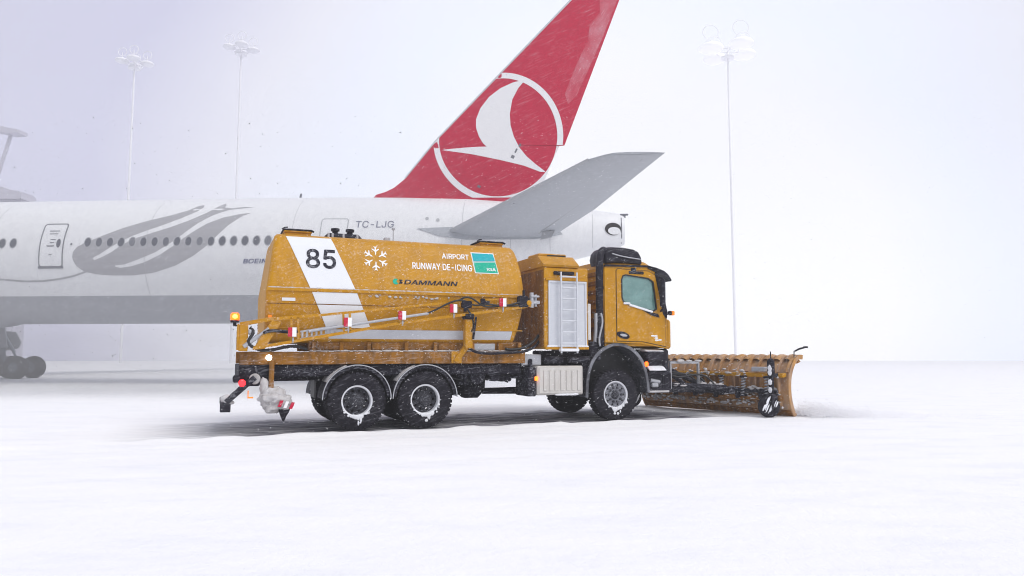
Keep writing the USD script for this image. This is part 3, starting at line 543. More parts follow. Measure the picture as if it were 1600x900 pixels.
bc = part(truck, 'beacon', [lathe_y([(0, 0), (.072, 0), (.084, .02), (.082, .10), (.056, .135), (0, .14)], 20).apply_transform(trimesh.transformations.rotation_matrix(PI / 2, (1, 0, 0))).apply_translation((-2.24, -1.2, 2.06))], 'amber_lamp', True, 'glowing amber beacon')
part(bc, 'bulb', [mov(trimesh.creation.icosphere(2, .045), (-2.24, -1.258, 2.125))], 'lamp_core', True)
part(bc, 'base', [cyl((-2.24, -1.2, 2.02), (-2.24, -1.2, 2.06), .075, 16), cyl((-2.24, -1.2, 1.96), (-2.24, -1.2, 2.03), .03), box(-2.26, -2.1, -1.25, -1.15, 1.95, 1.975)], 'chassis_black')
part(truck, 'tow_arm', [bar((-1.86, -1.1, 1.02), (-2.34, -1.1, .58), .10, .20, (0, 1, 0))], 'chassis_black')
part(truck, 'underrun_bar', [box(-2.42, -2.28, -1.12, 1.12, .42, .56, .02), box(-2.44, -2.26, -1.18, -1.10, .40, .58, .015)], 'chassis_black')
part(truck, 'snow_cap', [blob((-2.34, -1.1, .64), (.10, .09, .08), 5, .3, 2), blob((-2.30, -1.1, .57), (.11, .08, .04), 8, .3, 2)], 'dirty_snow', True, 'snow piled on the end of the underrun bar')
part(truck, 'tail_lamp', [lathe_y([(0, -.02), (.05, -.02), (.065, 0), (.065, .05), (0, .05)], 20, (-2.08, -1.20, .92))], 'red_lamp', 30, 'lit red tail lamp')
part(truck, 'tail_lamp_bracket', [box(-2.24, -2.12, -1.2, -1.1, .93, 1.06, .02), cyl((-2.10, -1.15, .92), (-1.9, -1.05, .95), .03)], 'chassis_black')
part(truck, 'reflector', [box(-1.98, -1.88, -1.18, -1.12, .64, .665, .004), cyl((-1.97, -1.15, .66), (-1.97, -1.15, .78), .010)], 'amber_dim')
part(truck, 'spreader_post', [box(-1.62, -1.53, -1.22, -1.12, .78, 1.34, .01)], 'amber_dirty_shaded_paint')
sp = part(truck, 'spreader_head', [rough(blob((-1.52, -1.2, .60), (.25, .20, .22), 4, .42, 4), .05, 9), rough(blob((-1.36, -1.2, .55), (.18, .17, .14), 9, .4, 4), .04, 10), rough(blob((-1.70, -1.2, .85), (.08, .1, .17), 14, .2, 3), .02, 8)], 'dirty_snow', True, 'spreader head caked in dirty snow')
part(sp, 'spout', [rough(trimesh.convex.convex_hull(np.array([(-1.45, -1.3, .46), (-1.45, -1.1, .46), (-1.18, -1.3, .56), (-1.18, -1.1, .56), (-1.30, -1.25, .34), (-1.30, -1.15, .34), (-1.36, -1.22, .22), (-1.33, -1.18, .21)])).subdivide().subdivide(), .02, 8)], 'chassis_black')
for k in range(3):
    x = -1.47 + k * .10
    part(sp, 'hazard_stripe', [prism([(x, .49 - .02 * k), (x + .055, .485 - .02 * k), (x + .10, .60 - .02 * k), (x + .045, .605 - .02 * k)], -1.42, -1.36)], 'red_plate' if k != 1 else 'lettering_white', 30, 'red hazard stripe' if k != 1 else 'white hazard stripe')
part(truck, 'work_lamp', [lathe_y([(0, -.03), (.04, -.03), (.055, 0), (.055, .05), (0, .05)], 18, (-1.63, -1.22, 1.38))], 'white_lamp', 30, 'small lit white work lamp')

# aluminium locker and pump cabinet
lk = part(truck, 'locker', [box(3.80, 4.90, -1.22, -.62, .57, 1.19, .025)], 'aluminium')
part(lk, 'locker_door', [box(3.84, 4.86, -1.235, -1.222, .61, 1.15, .006)], 'aluminium')
for k in range(7):
    x = 3.98 + k * .135; part(lk, 'door_rib', [box(x - .045, x + .045, -1.252, -1.236, .66, 1.10, .008)], 'aluminium')
part(lk, 'snow_rest', [blob((4.3 + .1 * k, -1.22, .575), (.09, .05, .025), k, .3, 1) for k in range(5)], 'packed_snow', True, None, 'stuff')
cb = part(truck, 'pump_cabinet', [prism_x([(-1.2, 1.56), (-1.2, 3.30), (-1.14, 3.34), (1.14, 3.34), (1.2, 3.3), (1.2, 1.56)], 3.98, 5.04)], 'amber_paint')
part(cb, 'cabinet_roof', [prism_x([(-1.20, 3.335), (-1.23, 3.38), (-.92, 3.60), (.92, 3.60), (1.23, 3.38), (1.20, 3.335)], 3.95, 4.82)], 'amber_paint')
part(cb, 'shaded_rear_panel', [box(3.965, 3.979, -1.17, 1.17, 1.6, 3.27, .004)], 'amber_dirty_shaded_paint', 30, 'brown back panel with the shade of the narrow gap painted in')  # dark sheet added over the back to paint in the gap's shade
part(cb, 'roof_vent', [box(3.99, 4.68, -.88, -.3, 3.595, 3.665, .02)], 'amber_paint'); part(cb, 'vent_slot', [box(4.20, 4.66, -.886, -.86, 3.61, 3.64, .004)], 'gap_dark')
part(cb, 'shutter_frame', [box(4.07, 4.11, -1.235, -1.19, 1.60, 3.02, .006), box(4.96, 5.0, -1.235, -1.19, 1.60, 3.02, .006), box(4.07, 5.0, -1.24, -1.19, 2.985, 3.03, .006)], 'shutter_metal')
sh = part(cb, 'roller_shutter', [box(4.11, 4.96, -1.212, -1.198, 1.62, 2.985)], 'shutter_metal')
for k in range(34):
    z = 1.625 + k * .04; part(sh, 'slat', [box(4.115, 4.955, -1.2155, -1.210, z, z + .0385, .001)], 'shutter_metal')
part(cb, 'bottom_sill', [box(3.98, 5.04, -1.25, -1.18, 1.54, 1.60, .01)], 'amber_paint')
part(cb, 'snow_rest', [blob((4.08 + .06 * k, -1.235, 1.612), (.06, .025, .022), k + 30, .3, 1) for k in range(16)], 'packed_snow', True, None, 'stuff')
part(cb, 'drip_rail', [box(4.0, 5.03, -1.235, -1.19, 3.035, 3.085, .008)], 'amber_paint')
part(cb, 'lamp_housing', [box(4.20, 4.70, -1.24, -1.19, 3.16, 3.24, .015)], 'black_plastic')
part(cb, 'edge_rail', [box(5.035, 5.11, -1.22, -1.10, 1.75, 2.55, .01)], 'aluminium')
la = part(truck, 'ladder', [box(4.31, 4.345, -1.34, -1.30, 1.46, 3.22, .008), box(4.695, 4.73, -1.34, -1.30, 1.46, 3.22, .008)], 'shutter_metal', 30, 'pale aluminium ladder')
for k in range(7):
    z = 1.66 + k * .24; part(la, 'rung', [box(4.345, 4.695, -1.335, -1.305, z, z + .035, .008)], 'shutter_metal')
part(la, 'ladder_step', [box(4.30, 4.74, -1.36, -1.24, 1.50, 1.56, .01)], 'packed_snow')
part(truck, 'frame_clutter', [box(4.0, 5.05, -.9, -.5, 1.22, 1.52, .03), box(4.05, 4.5, -1.1, -.9, 1.24, 1.40, .03), cyl((4.6, -1.1, 1.32), (5.1, -1.1, 1.32), .07), box(4.95, 5.15, -1.1, -.7, .9, 1.4, .03)], 'chassis_black')

# cab
WIN = [(5.905, 3.12), (5.94, 3.21), (6.02, 3.235), (6.62, 3.175), (6.75, 3.10), (6.79, 2.80), (6.83, 2.47), (6.74, 2.42), (6.40, 2.48), (6.03, 2.57), (5.94, 2.63), (5.91, 2.72)]
SIDE = [(5.48, 1.70), (5.48, 3.38), (5.54, 3.43), (6.55, 3.45), (6.80, 3.38), (7.04, 2.42), (7.12, 2.24), (7.12, 1.57), (6.42, 1.68)]
cabm = []
winp = Polygon(WIN)
for s in (-1, 1):
    cabm.append(prism(Polygon(SIDE).difference(winp.buffer(.02)), s * 1.19, s * 1.15))
cabm += [box(5.44, 5.49, -1.15, 1.15, 1.70, 3.38), box(5.49, 7.05, -1.15, 1.15, 1.62, 1.68), box(7.06, 7.12, -1.15, 1.15, 1.57, 2.24)]
cabm += [trimesh.convex.convex_hull(np.array([(x, y, z) for x, y, z in [(5.5, -1.15, 3.40), (5.5, 1.15, 3.40), (5.56, -.95, 3.56), (5.56, .95, 3.56), (6.5, -.95, 3.62), (6.5, .95, 3.62), (6.62, -1.15, 3.44), (6.62, 1.15, 3.44), (6.88, -.95, 3.46), (6.88, .95, 3.46), (6.80, -1.15, 3.36), (6.80, 1.15, 3.36), (6.75, -.9, 3.57), (6.75, .9, 3.57)]]))]
cb2 = part(truck, 'cab', cabm, 'amber_cab_paint', 25)
for k in range(7):
    part(cb2, 'rear_wall_rib', [box(5.415, 5.442, -1.1, 1.1, 1.95 + k * .21, 2.05 + k * .21, .01)], 'amber_dirty_shaded_paint')  # ribs darker than the cab: shade on its back wall painted in
door = Polygon([(5.78, 1.74), (5.78, 3.32), (5.82, 3.36), (6.62, 3.34), (6.80, 3.26), (7.0, 2.42), (7.065, 2.24), (7.065, 1.62), (6.45, 1.73)])
for s in (-1, 1):
    d = part(cb2, 'door', [prism(door.difference(winp.buffer(.004)), s * 1.205, s * 1.188)], 'amber_cab_paint')
    part(d, 'door_gap', [prism(door.buffer(.014).difference(door), s * 1.196, s * 1.189)], 'gap_dark')
    part(d, 'window', [prism(winp.buffer(.01), s * 1.183, s * 1.176)], 'cab_glass')
    part(d, 'window_seal', [prism(winp.buffer(.012).difference(winp.buffer(-.018)), s * 1.214, s * 1.184)], 'rubber_black')
    hx = affinity.scale(Point(0, 0).buffer(1.0, 8), .17, .075); hx = affinity.translate(affinity.rotate(hx, -14, origin=(0, 0)), 5.93, 1.865)
    part(d, 'handle_recess', [prism(hx, s * 1.216, s * 1.204)], 'black_plastic')
    part(d, 'handle', [prism(affinity.scale(hx, .55, .38), s * 1.235, s * 1.217)], 'galvanised')
part(cb2, 'snow_sill', [blob((5.98 + .05 * k, -1.225, 2.585 - .0125 * k * (k > 2)), (.045, .014, .026), k + 60, .3, 1) for k in range(15)], 'packed_snow', True, 'snow on the window sill', 'stuff')
part(cb2, 'windscreen', [prism([(6.83, 3.28), (6.845, 3.28), (7.065, 2.44), (7.05, 2.44)], -1.08, 1.08)], 'cab_glass')
part(cb2, 'grille', [box(7.12, 7.17, -1.05, 1.05, 1.57, 2.30, .02)], 'black_plastic')
for s in (-1, 1):
    part(cb2, 'front_corner', [box(7.095, 7.235, s * 1.20, s * .95, 1.56, 2.24, .05)], 'amber_cab_paint')
    part(cb2, 'pillar_trim', [prism([(6.80, 3.30), (6.90, 3.32), (7.12, 2.42), (7.10, 2.26), (7.0, 2.36)], s * 1.215, s * 1.12)], 'black_plastic')
    mi = part(cb2, 'mirror', [box(6.85, 6.97, s * 1.26, s * 1.42, 2.50, 3.18, .05)], 'black_plastic', True)
    part(mi, 'mirror_arm', [cyl((6.85, s * 1.18, 3.22), (6.90, s * 1.36, 3.18), .025), cyl((6.95, s * 1.18, 2.42), (6.92, s * 1.36, 2.50), .025)], 'black_plastic')
part(cb2, 'window_base_trim', [prism([(6.45, 2.44), (6.86, 2.36), (6.90, 2.28), (6.7, 2.32)], -1.222, -1.206)], 'black_plastic')
part(cb2, 'door_snow', [blob((6.80 + rng.uniform(-.1, .12), -1.206, 1.80 + rng.uniform(-.05, .06)), (.05, .008, .02), k + 200, .3, 1) for k in range(7)], 'packed_snow', True, None, 'stuff')
gut = part(cb2, 'roof_gutter', [bar((5.48, -1.19, 3.425), (6.6, -1.19, 3.455), .06, .045), bar((6.6, -1.19, 3.455), (6.86, -1.19, 3.36), .06, .05)], 'black_plastic')
part(cb2, 'window_top_trim', [box(6.10, 6.50, -1.222, -1.19, 3.26, 3.33, .02), box(6.16, 6.30, -1.222, -1.19, 3.32, 3.40, .015)], 'black_plastic')
vs = [(6.62, 3.47), (6.84, 3.43), (7.04, 3.37), (7.17, 3.28), (7.25, 3.16), (7.22, 3.13), (7.12, 3.22), (7.0, 3.28), (6.82, 3.33), (6.62, 3.40)]
part(cb2, 'sun_visor', [prism(vs, -1.22, 1.22)], 'black_plastic')
part(cb2, 'stalk_lamp', [cyl((7.06, -1.22, 2.34), (7.10, -1.32, 2.38), .018), box(7.06, 7.15, -1.38, -1.28, 2.33, 2.43, .025)], 'black_plastic')
part(cb2, 'stalk_lamp_lens', [box(7.15, 7.215, -1.385, -1.275, 2.33, 2.43, .02)], 'amber_dim')
co = Polygon([(5.50, 3.46), (5.47, 3.62), (5.50, 3.76), (5.58, 3.85), (5.72, 3.895), (6.05, 3.90), (6.34, 3.87), (6.50, 3.80), (6.58, 3.66), (6.60, 3.52), (6.56, 3.47), (6.1, 3.50), (5.8, 3.50)])
def puffed(poly, y0, y1, r=.09, n=5):
    rings = []
    base = np.array(poly.exterior.coords)[:-1]; c = base.mean(0)
    for t in np.linspace(0, PI, 2 * n):
        k = 1 - .22 * (1 - math.sin(t)) if True else 1
        y = (y0 + y1) / 2 - math.cos(t) * (y1 - y0) / 2
        q = c + (base - c) * k; rings.append(np.c_[q[:, 0], np.full(len(q), y), q[:, 1]])
    return loft(rings)
cw = part(truck, 'air_intake_cowl', [puffed(co, -1.12, -.35)], 'black_plastic', 40)
part(cw, 'cowl_crease', [tube([(5.72, -1.12, 3.72), (6.0, -1.14, 3.66), (6.3, -1.14, 3.63), (6.5, -1.10, 3.62)], .014, 6, 20)], 'galvanised', True)
sk = part(truck, 'exhaust_stack', [tube([(5.40, -1.1, 1.60), (5.40, -1.1, 2.4), (5.40, -1.1, 3.30), (5.41, -1.1, 3.55), (5.46, -1.06, 3.72), (5.58, -1.0, 3.80)], .085, 16, 40)], 'black_plastic', True)
for z in (1.75, 2.1, 2.9): part(sk, 'clamp', [cyl((5.40, -1.1, z), (5.40, -1.1, z + .05), .095, 16)], 'black_plastic')
part(sk, 'lower_pipe', [tube([(5.30, -1.0, 1.45), (5.30, -1.05, 1.7), (5.31, -1.08, 2.0), (5.31, -1.08, 2.35)], .05, 10, 20), tube([(5.36, -1.17, 1.62), (5.34, -1.19, 1.85), (5.38, -1.19, 2.0), (5.37, -1.19, 2.35)], .022, 8, 20)], 'galvanised', True, 'pale pipe beside the stack')
part(truck, 'cab_mount_box', [box(5.14, 5.42, -1.12, -.6, 1.30, 1.72, .03)], 'chassis_black')
# interior
for s in (-1, 1):
    se = part(cb2, 'seat', [box(5.95, 6.40, s * .72 - .24, s * .72 + .24, 2.05, 2.22, .06), rot(box(5.86, 5.99, s * .72 - .24, s * .72 + .24, 2.15, 2.72, .05), (0, 1, 0), -8, (5.9, 0, 2.15))], 'black_plastic', True)
    part(se, 'headrest', [box(5.84, 5.93, s * .72 - .13, s * .72 + .13, 2.74, 2.92, .04)], 'black_plastic', True)
part(cb2, 'steering_wheel', [tube([(6.62 + .05 * math.sin(a), .72 + .23 * math.cos(a), 2.50 + .22 * math.sin(a)) for a in np.linspace(0, 2 * PI, 25)], .018, 6)], 'rubber_black', True)
part(cb2, 'dashboard', [box(6.72, 7.02, -1.1, 1.1, 2.05, 2.40, .06)], 'rubber_black')
part(cb2, 'grab_handle', [tube([(6.74, -1.12, 2.78), (6.70, -1.10, 2.85), (6.70, -1.10, 2.97), (6.74, -1.12, 3.02)], .016, 6, 14)], 'rubber_black', True)

# front wheel arch, steps and bumper
def arch_path(off=0.0):
    p = [(5.00 - off, .50), (5.04 - off, .95), (5.16 - off, 1.28 + off * .5), (5.42 - off * .6, 1.53 + off), (5.76, 1.63 + off), (6.09 + off * .5, 1.54 + off), (6.36 + off, 1.28 + off * .5), (6.48 + off, .98), (6.53 + off, .58)]
    from scipy.interpolate import CubicSpline
    p = np.array(p); t = np.r_[0, np.cumsum(np.linalg.norm(np.diff(p, axis=0), axis=1))]
    return CubicSpline(t, p)(np.linspace(0, t[-1], 40))
for s in (-1, 1):
    fg = part(truck, 'front_wheel_arch', [prism(np.vstack([arch_path(.03), arch_path(0)[::-1]]), s * .62, s * 1.22)], 'mudguard_plastic')
    part(fg, 'arch_lip', [prism(np.vstack([arch_path(.055), arch_path(-.005)[::-1]]), s * 1.222, s * 1.25)], 'arch_lip_plastic', 30, 'snow-dusted arch lip')
    part(fg, 'inner_wall', [prism(Polygon(np.vstack([arch_path(.0)])), s * .60, s * .62)], 'rubber_black')
    part(truck, 'step_unit', [box(6.56, 7.12, s * 1.20, s * .75, 1.30, 1.50, .03), box(6.62, 7.05, s * 1.10, s * .7, .62, 1.50, .02), box(6.58, 7.18, s * 1.22, s * .7, .96, 1.06, .03), box(6.56, 7.2, s * 1.22, s * .7, .56, .66, .03), box(7.02, 7.18, s * 1.16, s * .7, .58, 1.55, .04)], 'black_plastic')
part(truck, 'step_snow', [rough(prism_x([(-1.19, 1.50), (-1.2, 1.515), (-.95, 1.57), (-.8, 1.52)], 6.56, 7.0).subdivide().subdivide(), .015, 6), rough(prism_x([(-1.22, 1.062), (-1.24, 1.075), (-1.12, 1.17), (-1.0, 1.19)], 6.60, 7.05).subdivide().subdivide(), .015, 6)], 'packed_snow', True, 'snow lying on the cab steps')
part(truck, 'step_edge', [box(6.56, 7.12, -1.235, -1.205, .57, .615, .01)], 'dirty_snow')
part(truck, 'front_bumper', [box(7.05, 7.26, -1.15, 1.15, .58, 1.05, .05), box(7.05, 7.2, -1.1, 1.1, 1.05, 1.56, .03)], 'black_plastic')
part(truck, 'turn_signal', [box(6.46, 6.55, -1.275, -1.22, 1.16, 1.27, .02)], 'amber_lamp', True, 'lit amber lamp on the arch')
part(truck, 'engine_block', [box(5.3, 6.9, -.5, .5, .7, 1.5, .08)], 'chassis_black')
part(truck, 'radiator_pipes', [cyl((6.7, -1.08, .85), (6.95, -1.08, .80), .05), box(6.72, 6.9, -1.14, -1.05, .68, .78, .02)], 'galvanised')

# ------------------------------------------------------------------ snow plough on the truck's nose (x forward, y left, blade yawed)
PB = math.degrees(math.asin(0.25))
pl = thing('snow_plough', 'wide amber snow plough blade with curved back ribs mounted ahead of the truck', 'snow plough', T0 + ex * 9.24, TH + PB)
BL = np.array([(.13, .04), (.03, .18), (-.04, .38), (-.075, .60), (-.06, .82), (.0, 1.02), (.10, 1.18), (.22, 1.29), (.34, 1.335), (.46, 1.325), (.54, 1.28)])
from scipy.interpolate import CubicSpline
_t = np.linspace(0, 1, len(BL)); BLC = CubicSpline(_t, BL); bl = BLC(np.linspace(0, 1, 36)); tg = BLC(np.linspace(0, 1, 36), 1)
nb = np.c_[-tg[:, 1], tg[:, 0]]; nb /= np.linalg.norm(nb, axis=1, keepdims=True)       # away from the concave face
nb *= np.sign((nb @ np.array([-1.0, 0.3])))[:, None]
def blade_strip(a, b, o0, o1, y0, y1):
    i, j = int(a * 35), int(b * 35) + 1
    return prism(np.vstack([bl[i:j] + nb[i:j] * o1, (bl[i:j] + nb[i:j] * o0)[::-1]]), y0, y1)
HB = 2.27
for k in range(4):
    y0 = -HB + k * 2 * HB / 4
    mb = part(pl, 'mouldboard', [blade_strip(0.06, 1, 0, .02, y0 + .004, y0 + 2 * HB / 4 - .004)], 'plough_paint', 40)
part(pl, 'cutting_edge', [blade_strip(0, .10, .0, .045, -HB, HB)], 'amber_dirty_shaded_paint')
for k in range(17):
    y = -HB + .03 + k * (2 * HB - .06) / 16
    thick = .10 if k % 4 == 0 else .045
    part(pl, 'rib', [blade_strip(.50, 1, .018, .075 if k % 4 else .09, y - thick / 2, y + thick / 2)], 'plough_paint', 40)
for k in range(16):                                                      # arched stiffener between ribs, standing proud of the top roll
    y0 = -HB + .03 + k * (2 * HB - .06) / 16; w_ = (2 * HB - .06) / 16
    a = np.linspace(0, PI, 9)
    rr = []
    for q in a:
        yy = y0 + w_ / 2 - math.cos(q) * w_ * .36; lift = .02 + .085 * math.sin(q)
        i0, i1 = 23, 36; rr.append(np.c_[(bl[i0:i1] + nb[i0:i1] * lift)[:, 0], np.full(i1 - i0, yy), (bl[i0:i1] + nb[i0:i1] * lift)[:, 1]])
    rr = np.array(rr); n0, n1 = rr.shape[:2]; idx = np.arange(n0 * n1).reshape(n0, n1)
    A, B_, C, D = idx[:-1, :-1].ravel(), idx[1:, :-1].ravel(), idx[1:, 1:].ravel(), idx[:-1, 1:].ravel()
    part(pl, 'top_shell', trimesh.Trimesh(rr.reshape(-1, 3), np.vstack([np.c_[A, B_, C], np.c_[A, C, D]]), process=False), 'plough_paint', True)
part(pl, 'main_beam', [box(-.26, -.10, -HB + .05, HB - .05, .90, 1.00, .015)], 'amber_paint')
part(pl, 'lower_beam', [box(-.30, -.16, -HB + .1, HB - .1, .36, .47, .02)], 'amber_dirty_shaded_paint')
part(pl, 'trip_shaft', [cyl((-.34, -HB + .15, .58), (-.34, HB - .15, .58), .045, 12)], 'chassis_black')
for k in range(15):
    y = -HB + .2 + k * (2 * HB - .4) / 14
    part(pl, 'web', [prism([(-.06, .20), (-.22, .30), (-.26, .95), (-.05, .95)], y - .02, y + .02)], 'plough_paint')
for k in range(7):
    y = -HB + .42 + k * .64
    s_ = part(pl, 'trip_spring', [tube([(-.33 + .05 * math.cos(a), y + .05 * math.sin(a), .50 + a * .0105) for a in np.linspace(0, 12 * PI, 110)], .014, 6)], 'galvanised', True)
    part(s_, 'spring_seat', [box(-.40, -.26, y - .08, y + .08, .44, .50, .02), box(-.40, -.26, y - .07, y + .07, .88, .93, .02), box(-.38, -.28, y + .12, y + .22, .38, .56, .02)], 'chassis_black')
rs = []
for k in range(420):
    y = rng.uniform(-HB + .1, HB - .1); z = rng.choice([.48, .62, .34, .26, .93, 1.02], p=[.30, .22, .2, .14, .07, .07])
    rs.append(blob((-.25 + rng.uniform(-.08, .10) - .04 * (z > .5), y, z + rng.uniform(-.05, .06)), (.04, rng.uniform(.015, .075), rng.uniform(.010, .034)), k, .55, 1, 3.0))
part(pl, 'snow_clods', rs, 'dirty_snow', True, 'dirty snow lodged on the back of the plough', 'stuff')
part(pl, 'valve_box', [box(-.32, -.16, -1.80, -1.42, 1.03, 1.14, .015)], 'galvanised')
for s in (-1, 1):
    wy = -2.04 if s < 0 else HB - .06
    part(pl, 'end_plate', [prism(np.vstack([bl + nb * .09, (bl - nb * .015)[::-1]]), s * HB, s * (HB + .03))], 'plough_paint')
    lg_ = part(pl, 'wheel_leg', [box(-.50, -.38, wy - .07, wy + .07, .95, 1.30, .015), box(-.48, -.40, wy - .045, wy + .045, .30, 1.34, .01), box(-.50, -.10, wy - .06, wy + .06, .90, 1.00, .015), cyl((-.44, wy, 1.30), (-.44, wy, 1.50), .012)], 'chassis_black')
    part(lg_, 'snow_patch', [blob((-.51, wy - .01, z), (.015, .05, .07), int(z * 90), .4, 2) for z in (1.02, 1.12, .80, .62)], 'packed_snow', True)
    part(lg_, 'fork', [box(-.62, -.40, wy + .11, wy + .125, .20, .52, .005), box(-.62, -.40, wy - .125, wy - .11, .20, .52, .005), box(-.62, -.36, wy - .125, wy + .125, .50, .53, .005)], 'chassis_black')
    wl = part(pl, 'support_wheel', [rot(lathe_y([(.12, -.09), (.20, -.10), (.235, -.08), (.25, -.04), (.25, .04), (.235, .08), (.20, .10), (.12, .09), (.12, -.09)], 36), (0, 0, 1), -PB - 8).apply_translation((-.57, wy, .25))], 'tyre_rubber', 40)
    part(wl, 'wheel_disc', [rot(lathe_y([(0, -.075), (.03, -.09), (.05, -.07), (.13, -.06), (.13, .06), (0, .06)], 24), (0, 0, 1), -PB - 8).apply_translation((-.57, wy, .25))], 'rim_steel')
    part(wl, 'snow_smear', [rot(blob((rng.uniform(-.16, .13), -.100, rng.uniform(-.12, .12)), (rng.uniform(.010, .022), .010, rng.uniform(.05, .12)), k, .3, 1), (0, 1, 0), 28) .apply_transform(trimesh.transformations.rotation_matrix(math.radians(-PB - 8), (0, 0, 1))).apply_translation((-.57, wy, .25)) for k in range(15)], 'packed_snow', True, None, 'stuff')
    part(pl, 'marker_wand', [tube([(.18, s * (HB - .02), 1.30), (.18, s * (HB - .02), 1.45), (.22, s * (HB - .04), 1.50), (.30, s * (HB + .04), 1.56), (.42, s * (HB + .12), 1.60)], [.010, .012, .018, .024, .022], 8), box(.40, .46, s * (HB + .08), s * (HB + .18), 1.585, 1.625, .01)], 'black_plastic', True)
# mounting frame between the truck and the blade
R_ = math.radians(-PB)
def tk2pl(p):
    p = np.array(p, float) - [9.24, 0, 0]; return (p[0] * math.cos(R_) - p[1] * math.sin(R_), p[0] * math.sin(R_) + p[1] * math.cos(R_), p[2])
B2 = lambda p, q, w, h, up=(0, 0, 1): bar(tk2pl(p), tk2pl(q), w, h, up)
part(pl, 'mounting_plate', [B2((7.34, -.75, 1.0), (7.34, .75, 1.0), .10, .85)], 'chassis_black')
fr = part(pl, 'mounting_frame', [B2((7.45, -.80, 1.24), (8.25, -.80, 1.24), .06, .05), B2((7.45, -.80, .62), (7.45, -.80, 1.26), .05, .05, (1, 0, 0)), B2((8.25, -.80, .62), (8.25, -.80, 1.26), .05, .05, (1, 0, 0)), B2((8.25, -.80, 1.24), (8.25, .80, 1.24), .06, .06), B2((7.45, .80, 1.24), (8.25, .80, 1.24), .06, .05), B2((7.45, .8, .62), (7.45, .8, 1.26), .05, .05, (1, 0, 0)), B2((8.25, .8, .62), (8.25, .8, 1.26), .05, .05, (1, 0, 0))], 'galvanised')
part(pl, 'push_arm', [B2((7.2, -.55, .62), (8.95, -.55, .58), .14, .16), B2((7.2, .55, .62), (8.95, .55, .58), .14, .16), B2((8.6, -1.6, .60), (8.95, 1.4, .60), .14, .14)], 'chassis_black')
part(pl, 'steering_cylinder', [cyl(tk2pl((7.5, -.7, .72)), tk2pl((8.55, -1.45, .66)), .06), cyl(tk2pl((8.3, -1.3, .68)), tk2pl((8.75, -1.6, .64)), .035), cyl(tk2pl((7.5, .7, .72)), tk2pl((8.75, 1.4, .66)), .055)], 'chassis_black')
part(pl, 'lift_cylinder', [cyl(tk2pl((7.5, -.2, 1.2)), tk2pl((8.7, -.2, .7)), .06), cyl(tk2pl((7.6, -.55, .95)), tk2pl((8.2, -.6, .62)), .04)], 'chassis_black')
for k in range(3):
    part(pl, 'hose', [tube([tk2pl((7.4, -.6 + .2 * k, 1.1)), tk2pl((7.8, -.8 + .2 * k, .9 + .05 * k)), tk2pl((8.1, -.85 + .2 * k, .95)), tk2pl((8.5, -1.1 + .3 * k, .7))], .022, 8, 24)], 'rubber_black', True)
part(pl, 'frame_snow', [blob(tk2pl((rng.uniform(7.5, 8.8), rng.uniform(-1.0, -.75), rng.choice([.70, .74, 1.275]))), (rng.uniform(.05, .14), .05, rng.uniform(.015, .05)), k, .3, 1) for k in range(16)], 'dirty_snow', True, None, 'stuff')

# ------------------------------------------------------------------ airliner (x towards the tail, near side is -y)
AZC, AR, APHI = 6.017, 3.1, -0.07102
air = thing('airliner', 'white airliner with red tail fin and grey swoosh in blowing snow', 'airplane', (-15.107, 35.964, 0), math.degrees(APHI))
FS = np.array([-53.5, -53.2, -52.4, -51, -49, -46.5, -43.5, -40, -20, 2.5, 4.5, 7, 10, 13, 16, 18.5, 20.2, 20.55])
FT = np.array([5.4, 6.0, 6.7, 7.5, 8.3, 8.85, 9.08, 9.117, 9.117, 9.117, 9.11, 9.09, 9.03, 8.93, 8.70, 8.42, 8.17, 8.0])
FB = np.array([5.0, 4.5, 4.0, 3.55, 3.2, 3.0, 2.92, 2.917, 2.917, 2.917, 2.98, 3.25, 3.85, 4.62, 5.40, 6.02, 6.45, 6.65])
FW = np.array([.2, .7, 1.25, 1.9, 2.5, 2.9, 3.07, 3.1, 3.1, 3.1, 3.08, 2.98, 2.70, 2.25, 1.62, 1.02, .55, .42])
ZB = AZC - 1.89
def fuse_w(u, v):
    zt, zb, w = np.interp(u, FS, FT), np.interp(u, FS, FB), np.interp(u, FS, FW)
    return w * np.sqrt(np.clip(1 - ((v - (zt + zb) / 2) / ((zt - zb) / 2)) ** 2, 0, 1))
def fuselage():
    ss = np.unique(np.r_[FS, np.linspace(-40, 2.5, 18), np.linspace(2.5, 20.2, 30)]); a = np.linspace(0, 2 * PI, 72, endpoint=False); rings = []
    for s in ss:
        zt, zb, w = (np.interp(s, FS, q) for q in (FT, FB, FW)); rings.append(np.c_[np.full(72, s), w * np.cos(a), (zt + zb) / 2 + (zt - zb) / 2 * np.sin(a)])
    return loft(rings)
fm = fuselage()
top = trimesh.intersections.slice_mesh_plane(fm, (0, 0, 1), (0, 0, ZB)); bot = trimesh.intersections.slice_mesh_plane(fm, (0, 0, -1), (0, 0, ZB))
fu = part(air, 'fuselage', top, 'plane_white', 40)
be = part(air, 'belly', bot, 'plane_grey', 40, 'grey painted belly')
fd = lambda g_, step=.3, lift=.012, depth=.006: drape(sheet(g_, step, depth), fuse_w, lift)
oval = lambda c, w, h: affinity.translate(affinity.scale(Point(0, 0).buffer(1, 6), w / 2, h / 2), *c)
for wi, x in enumerate([k * .5334 for k in range(-8, 12)] + [-7.9 - k * .5334 for k in range(5)]):
    wn = part(fu, 'window', fd(oval((x, AZC + .545), .29, .42), .5), ('window_dark', 'window_frosted', 'window_dark', 'window_dim')[(wi * 7 + wi // 3) % 4], False)
    part(wn, 'window_frame', fd(oval((x, AZC + .545), .37, .50).difference(oval((x, AZC + .545), .28, .41)), .5, .010), 'seal_light', False)
